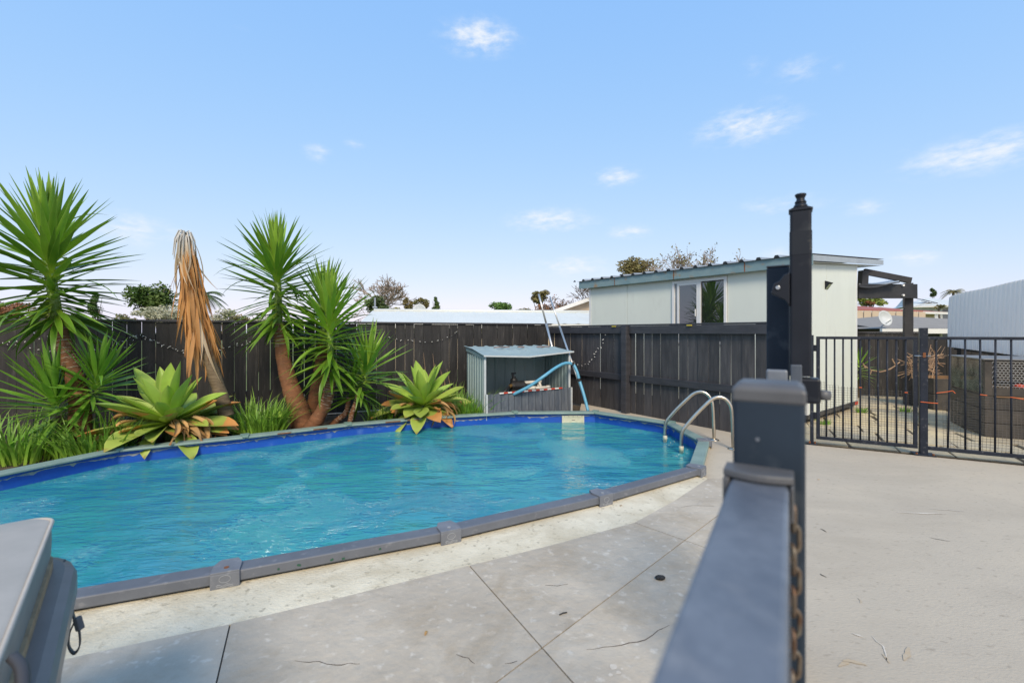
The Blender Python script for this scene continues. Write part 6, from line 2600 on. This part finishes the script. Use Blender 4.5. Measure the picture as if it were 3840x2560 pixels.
def bare_tree(label, base, h, spread, seed, depth=6, mat='bark_pale', group='bare trees beyond the fences', name='bare_tree', r0=None, up=.35, leaves=None, nleaf=0, lsize=.1, rmin=.012):
    rnd = random.Random(seed)
    th = thing(name, base, label, 'tree', group)
    mb_ = MB()
    tips = []

    def grow(p, d, L, r, k):
        q = p + d * L * .5 + Vector((rnd.gauss(0, .06), rnd.gauss(0, .06), rnd.gauss(0, .04))) * L
        e_ = q + (d + Vector((rnd.gauss(0, .18), rnd.gauss(0, .18), rnd.gauss(.04, .12)))).normalized() * L * .5
        mb_.tube([p, q, e_], [r, r * .85, r * .68], 5 if k > 3 else 3, cap=False)
        tips.append(e_)
        if k == 0:
            return
        nchild = 3 if k > 1 else rnd.choice((2, 3, 3))
        for _ in range(nchild):
            nd2 = (d * rnd.uniform(.5, 1.0) + Vector((rnd.gauss(0, spread), rnd.gauss(0, spread), rnd.gauss(up * .4, .35)))).normalized()
            grow(e_, nd2, L * rnd.uniform(.62, .86), max(rmin, r * .62), k - 1)

    grow(Vector(base), Vector((rnd.uniform(-.05, .05), 0, 1)), h * .30, r0 or h * .035, depth)
    mb_.build('trunk', M[mat], th, fix=False)
    if leaves:
        mb_ = MB()
        for _ in range(nleaf):
            p = rnd.choice(tips) + Vector((rnd.gauss(0, .12), rnd.gauss(0, .12), rnd.gauss(0, .12)))
            a = Vector((rnd.gauss(0, 1), rnd.gauss(0, 1), rnd.gauss(0, 1))).normalized() * lsize * rnd.uniform(.5, 1.2)
            b2 = a.cross(Vector((rnd.gauss(0, 1), rnd.gauss(0, 1), rnd.gauss(0, 1)))).normalized() * lsize * .5
            o_ = len(mb_.v)
            mb_.v += [p - a, p + b2, p + a, p - b2]
            mb_.f.append((o_, o_ + 1, o_ + 2, o_ + 3))
        mb_.build('crown', M[leaves], th, fix=False)
    return th


def gnd(p):
    return Vector((p.x, p.y, ground_h(p.x, p.y)))


def tr(label, px, py, hw, hh, Y, n, size, mat, seed, **kw):
    n, size = int(n * 1.6), size * .62
    c = D(px, py, Y)
    s = Y / F
    return tree(label, gnd(c), c, (hw * s, hw * s * .8, hh * s), n, size, mat, seed, **kw)


tr('dense dark green tree beside the dead yucca crown', 570, 1125, 95, 72, 19, 2600, .13, 'foliage_mid', 71, clumps=26)
tr('silvery grey shrub topping the back fence left of the dead yucca', 610, 1185, 120, 42, 12, 2600, .055, 'foliage_silver', 72, clumps=18, name='shrub', cat='shrub')
tr('thin twiggy shrub showing above the fence left of the silver shrub', 470, 1195, 60, 26, 13, 380, .06, 'foliage_olive', 73, clumps=9, name='shrub', cat='shrub')
tr('loose grey green shrub above the fence right of the dead yucca', 835, 1190, 70, 34, 13, 900, .06, 'foliage_silver', 74, clumps=12, name='shrub', cat='shrub')
tr('sparse olive shrub above the fence left of the middle yucca', 905, 1195, 40, 34, 14, 420, .07, 'foliage_olive', 75, clumps=8, name='shrub', cat='shrub')
tr('low olive shrub behind the skirt of the dead yucca', 720, 1192, 60, 30, 14, 800, .06, 'foliage_olive', 175, clumps=11, name='shrub', cat='shrub')
tr('pale twiggy shrub just left of the middle yucca crown', 975, 1196, 55, 24, 15, 420, .06, 'foliage_silver', 176, clumps=9, name='shrub', cat='shrub')
tr('low green shrub above the fence under the left yucca leaves', 300, 1196, 60, 24, 14, 700, .06, 'foliage_mid', 177, clumps=9, name='shrub', cat='shrub')
tr('yellow green autumn shrub behind the left yucca stem', 165, 1185, 75, 36, 13, 1300, .07, 'foliage_lime', 76, clumps=12, name='shrub', cat='shrub')
tr('rust red autumn shrub at the far left over the fence', 50, 1165, 75, 42, 15, 1300, .08, 'foliage_rust', 77, clumps=12, name='shrub', cat='shrub')
tr('dark narrow conifer behind the left yucca leaves', 365, 1145, 30, 60, 22, 900, .10, 'foliage_dark', 78, clumps=8)
tr('spreading dark conifer on the left of the long white roof', 1415, 1145, 55, 35, 26, 1500, .14, 'foliage_dark', 79, clumps=14)
tr('yellow flowering bush behind the white roof beside the dish', 1490, 1166, 40, 12, 24, 420, .12, 'foliage_gold', 80, clumps=7, name='shrub', cat='shrub')
tr('clipped brown green cypress left in the clump behind the dish', 1530, 1146, 24, 34, 28, 700, .12, 'foliage_olive', 81, clumps=7)
tr('tall olive cypress in the middle of the clump behind the dish', 1585, 1143, 40, 36, 28, 900, .12, 'foliage_olive', 82, clumps=8)
tr('separate upright olive cypress right of the dish', 1632, 1147, 18, 36, 29, 520, .12, 'foliage_mid', 83, clumps=6)
tr('low dark bush on the ridge line right of the dish', 1720, 1166, 34, 8, 26, 240, .12, 'foliage_dark', 84, clumps=5, name='shrub', cat='shrub')
tr('bright green rounded tree behind the white roof', 1880, 1164, 70, 36, 27, 1600, .13, 'foliage_bright', 85, clumps=13)
tr('thin olive bush between the bright tree and the pine', 1960, 1168, 40, 20, 27, 300, .12, 'foliage_olive', 86, clumps=7, name='shrub', cat='shrub')
tr('olive topped pine behind the aluminium poles', 2025, 1114, 48, 28, 34, 1300, .16, 'foliage_olive', 87, clumps=9, limbs=9)
tr('rusty hedge under the pine behind the poles', 2035, 1165, 60, 22, 30, 700, .14, 'foliage_rust', 88, clumps=9, name='shrub', cat='shrub')
tr('yellow green spreading tree above the cabin roof', 2395, 1008, 95, 52, 24, 2000, .13, 'foliage_olive', 89, clumps=20, limbs=14)
bare_tree('large bare tree with a wide twiggy crown behind the middle yuccas', gnd(D(1400, 1246, 30)), 5.6, .55, 91, depth=6, mat='bark_pale', r0=.17, rmin=.022)
bare_tree('brown bare tree left of the cabin with a few red leaves', gnd(D(2130, 1246, 24)), 3.1, .5, 92, depth=6, mat='bark', r0=.07, leaves='foliage_rust', nleaf=500, lsize=.06)
bare_tree('thin bare sapling just above the left end of the cabin roof', gnd(D(2215, 1246, 22)), 4.0, .35, 93, depth=5, mat='bark', r0=.06)
bare_tree('half bare autumn tree standing over the cabin window', gnd(D(2585, 1246, 22)), 5.3, .42, 94, depth=6, mat='bark_pale', r0=.10, leaves='foliage_olive', nleaf=650, lsize=.07)
bare_tree('bare reddish bush right of the first bare tree', gnd(D(1345, 1246, 26)), 2.2, .5, 95, depth=5, mat='bark', r0=.05)
# right-hand trees
tr('yellow green tree behind the red roofed house', 3265, 1128, 55, 26, 60, 700, .35, 'foliage_lime', 101, clumps=8)
tr('small orange autumn tree above the red roof', 3262, 1136, 20, 10, 52, 220, .25, 'foliage_rust', 102, clumps=5)
tr('dark leaning conifer on the skyline between pergola and iron shed', 3497, 1100, 12, 19, 70, 420, .3, 'foliage_dark', 103, clumps=6)
tr('dark green hedge in front of the white house', 3440, 1174, 24, 7, 38, 420, .12, 'foliage_bright', 104, clumps=7, name='hedge', cat='hedge')
tr('bare twiggy bush beside the white house porch', 3520, 1150, 25, 12, 40, 120, .15, 'foliage_olive', 105, clumps=5, name='shrub', cat='shrub')


# palms
def palm(label, base, top, nfr, L, seed, mat='foliage_dark', group='palms in the distance'):
    rnd = random.Random(seed)
    th = thing('palm_tree', base, label, 'palm', group)
    MB().tube([base, base.lerp(top, .5), top], [L * .12, L * .10, L * .09], 8).build('trunk', M['bark'], th, smooth=True)
    for i in range(nfr):
        a = i * 2.39996
        el_ = rnd.uniform(-.1, 1.1)
        d = Vector((math.cos(a), math.sin(a), 0))
        pts_ = []
        for k_ in range(9):
            t = k_ / 8
            pts_.append(top + d * L * t * math.cos(el_ * .6) + Vector((0, 0, L * (math.sin(el_) * t - .75 * t * t))))
        mb_ = MB()
        mb_.tube(pts_, [.02 * L] + [.012 * L] * 7 + [.004 * L], 3)
        sd2 = d.cross(Vector((0, 0, 1)))
        for k_ in range(2, 34):
            t = k_ / 34
            p, ax = path_at(pts_, t)
            for sg in (-1, 1):
                q = p + (sd2 * sg * .9 + ax * .55 + Vector((0, 0, -.35))).normalized() * L * .26 * math.sin(math.pi * (t * .85 + .12)) ** .6
                o_ = len(mb_.v)
                w2 = ax * L * .014
                mb_.v += [p - w2, p + w2, q]
                mb_.f.append((o_, o_ + 1, o_ + 2))
        mb_.build('frond', M[mat], th, fix=False)


palm('feathery date palm right behind the dead yucca', gnd(D(752, 1246, 19)), D(752, 1112, 19), 26, 1.05, 111)
palm('small palm top showing above the white iron shed', gnd(D(3575, 1246, 40)), D(3575, 1095, 40), 18, .95, 112, mat='foliage_olive')

# overhead service wire from the pergola
wv = [D(3378, 1160, 7.7), D(3400, 1156, 8.2), D(3440, 1146, 10), D(3490, 1130, 16)]
tag(MB().tube(arc_path(wv, 6), .008, 5).build('service_wire', M['netting_white']), 'white overhead wire looping away from the pergola post', 'wire')

# weeds in the path joints
for k_, (px, py, lab) in enumerate(((3232, 1545, 'green weed tuft at the foot of the cabin end wall'), (3090, 1590, 'weed tuft under the cabin edge behind the gate hinge'),
                                    (3395, 1542, 'weed tuft in a path joint near the pergola post'), (3630, 1590, 'weed tuft at the base of the crate stack'))):
    p_ = G(px, py)
    clump(lab, Vector((p_.x, p_.y, -.005)), 60, .11, .09, 200 + k_, .009, group='weeds in the flagstone path')
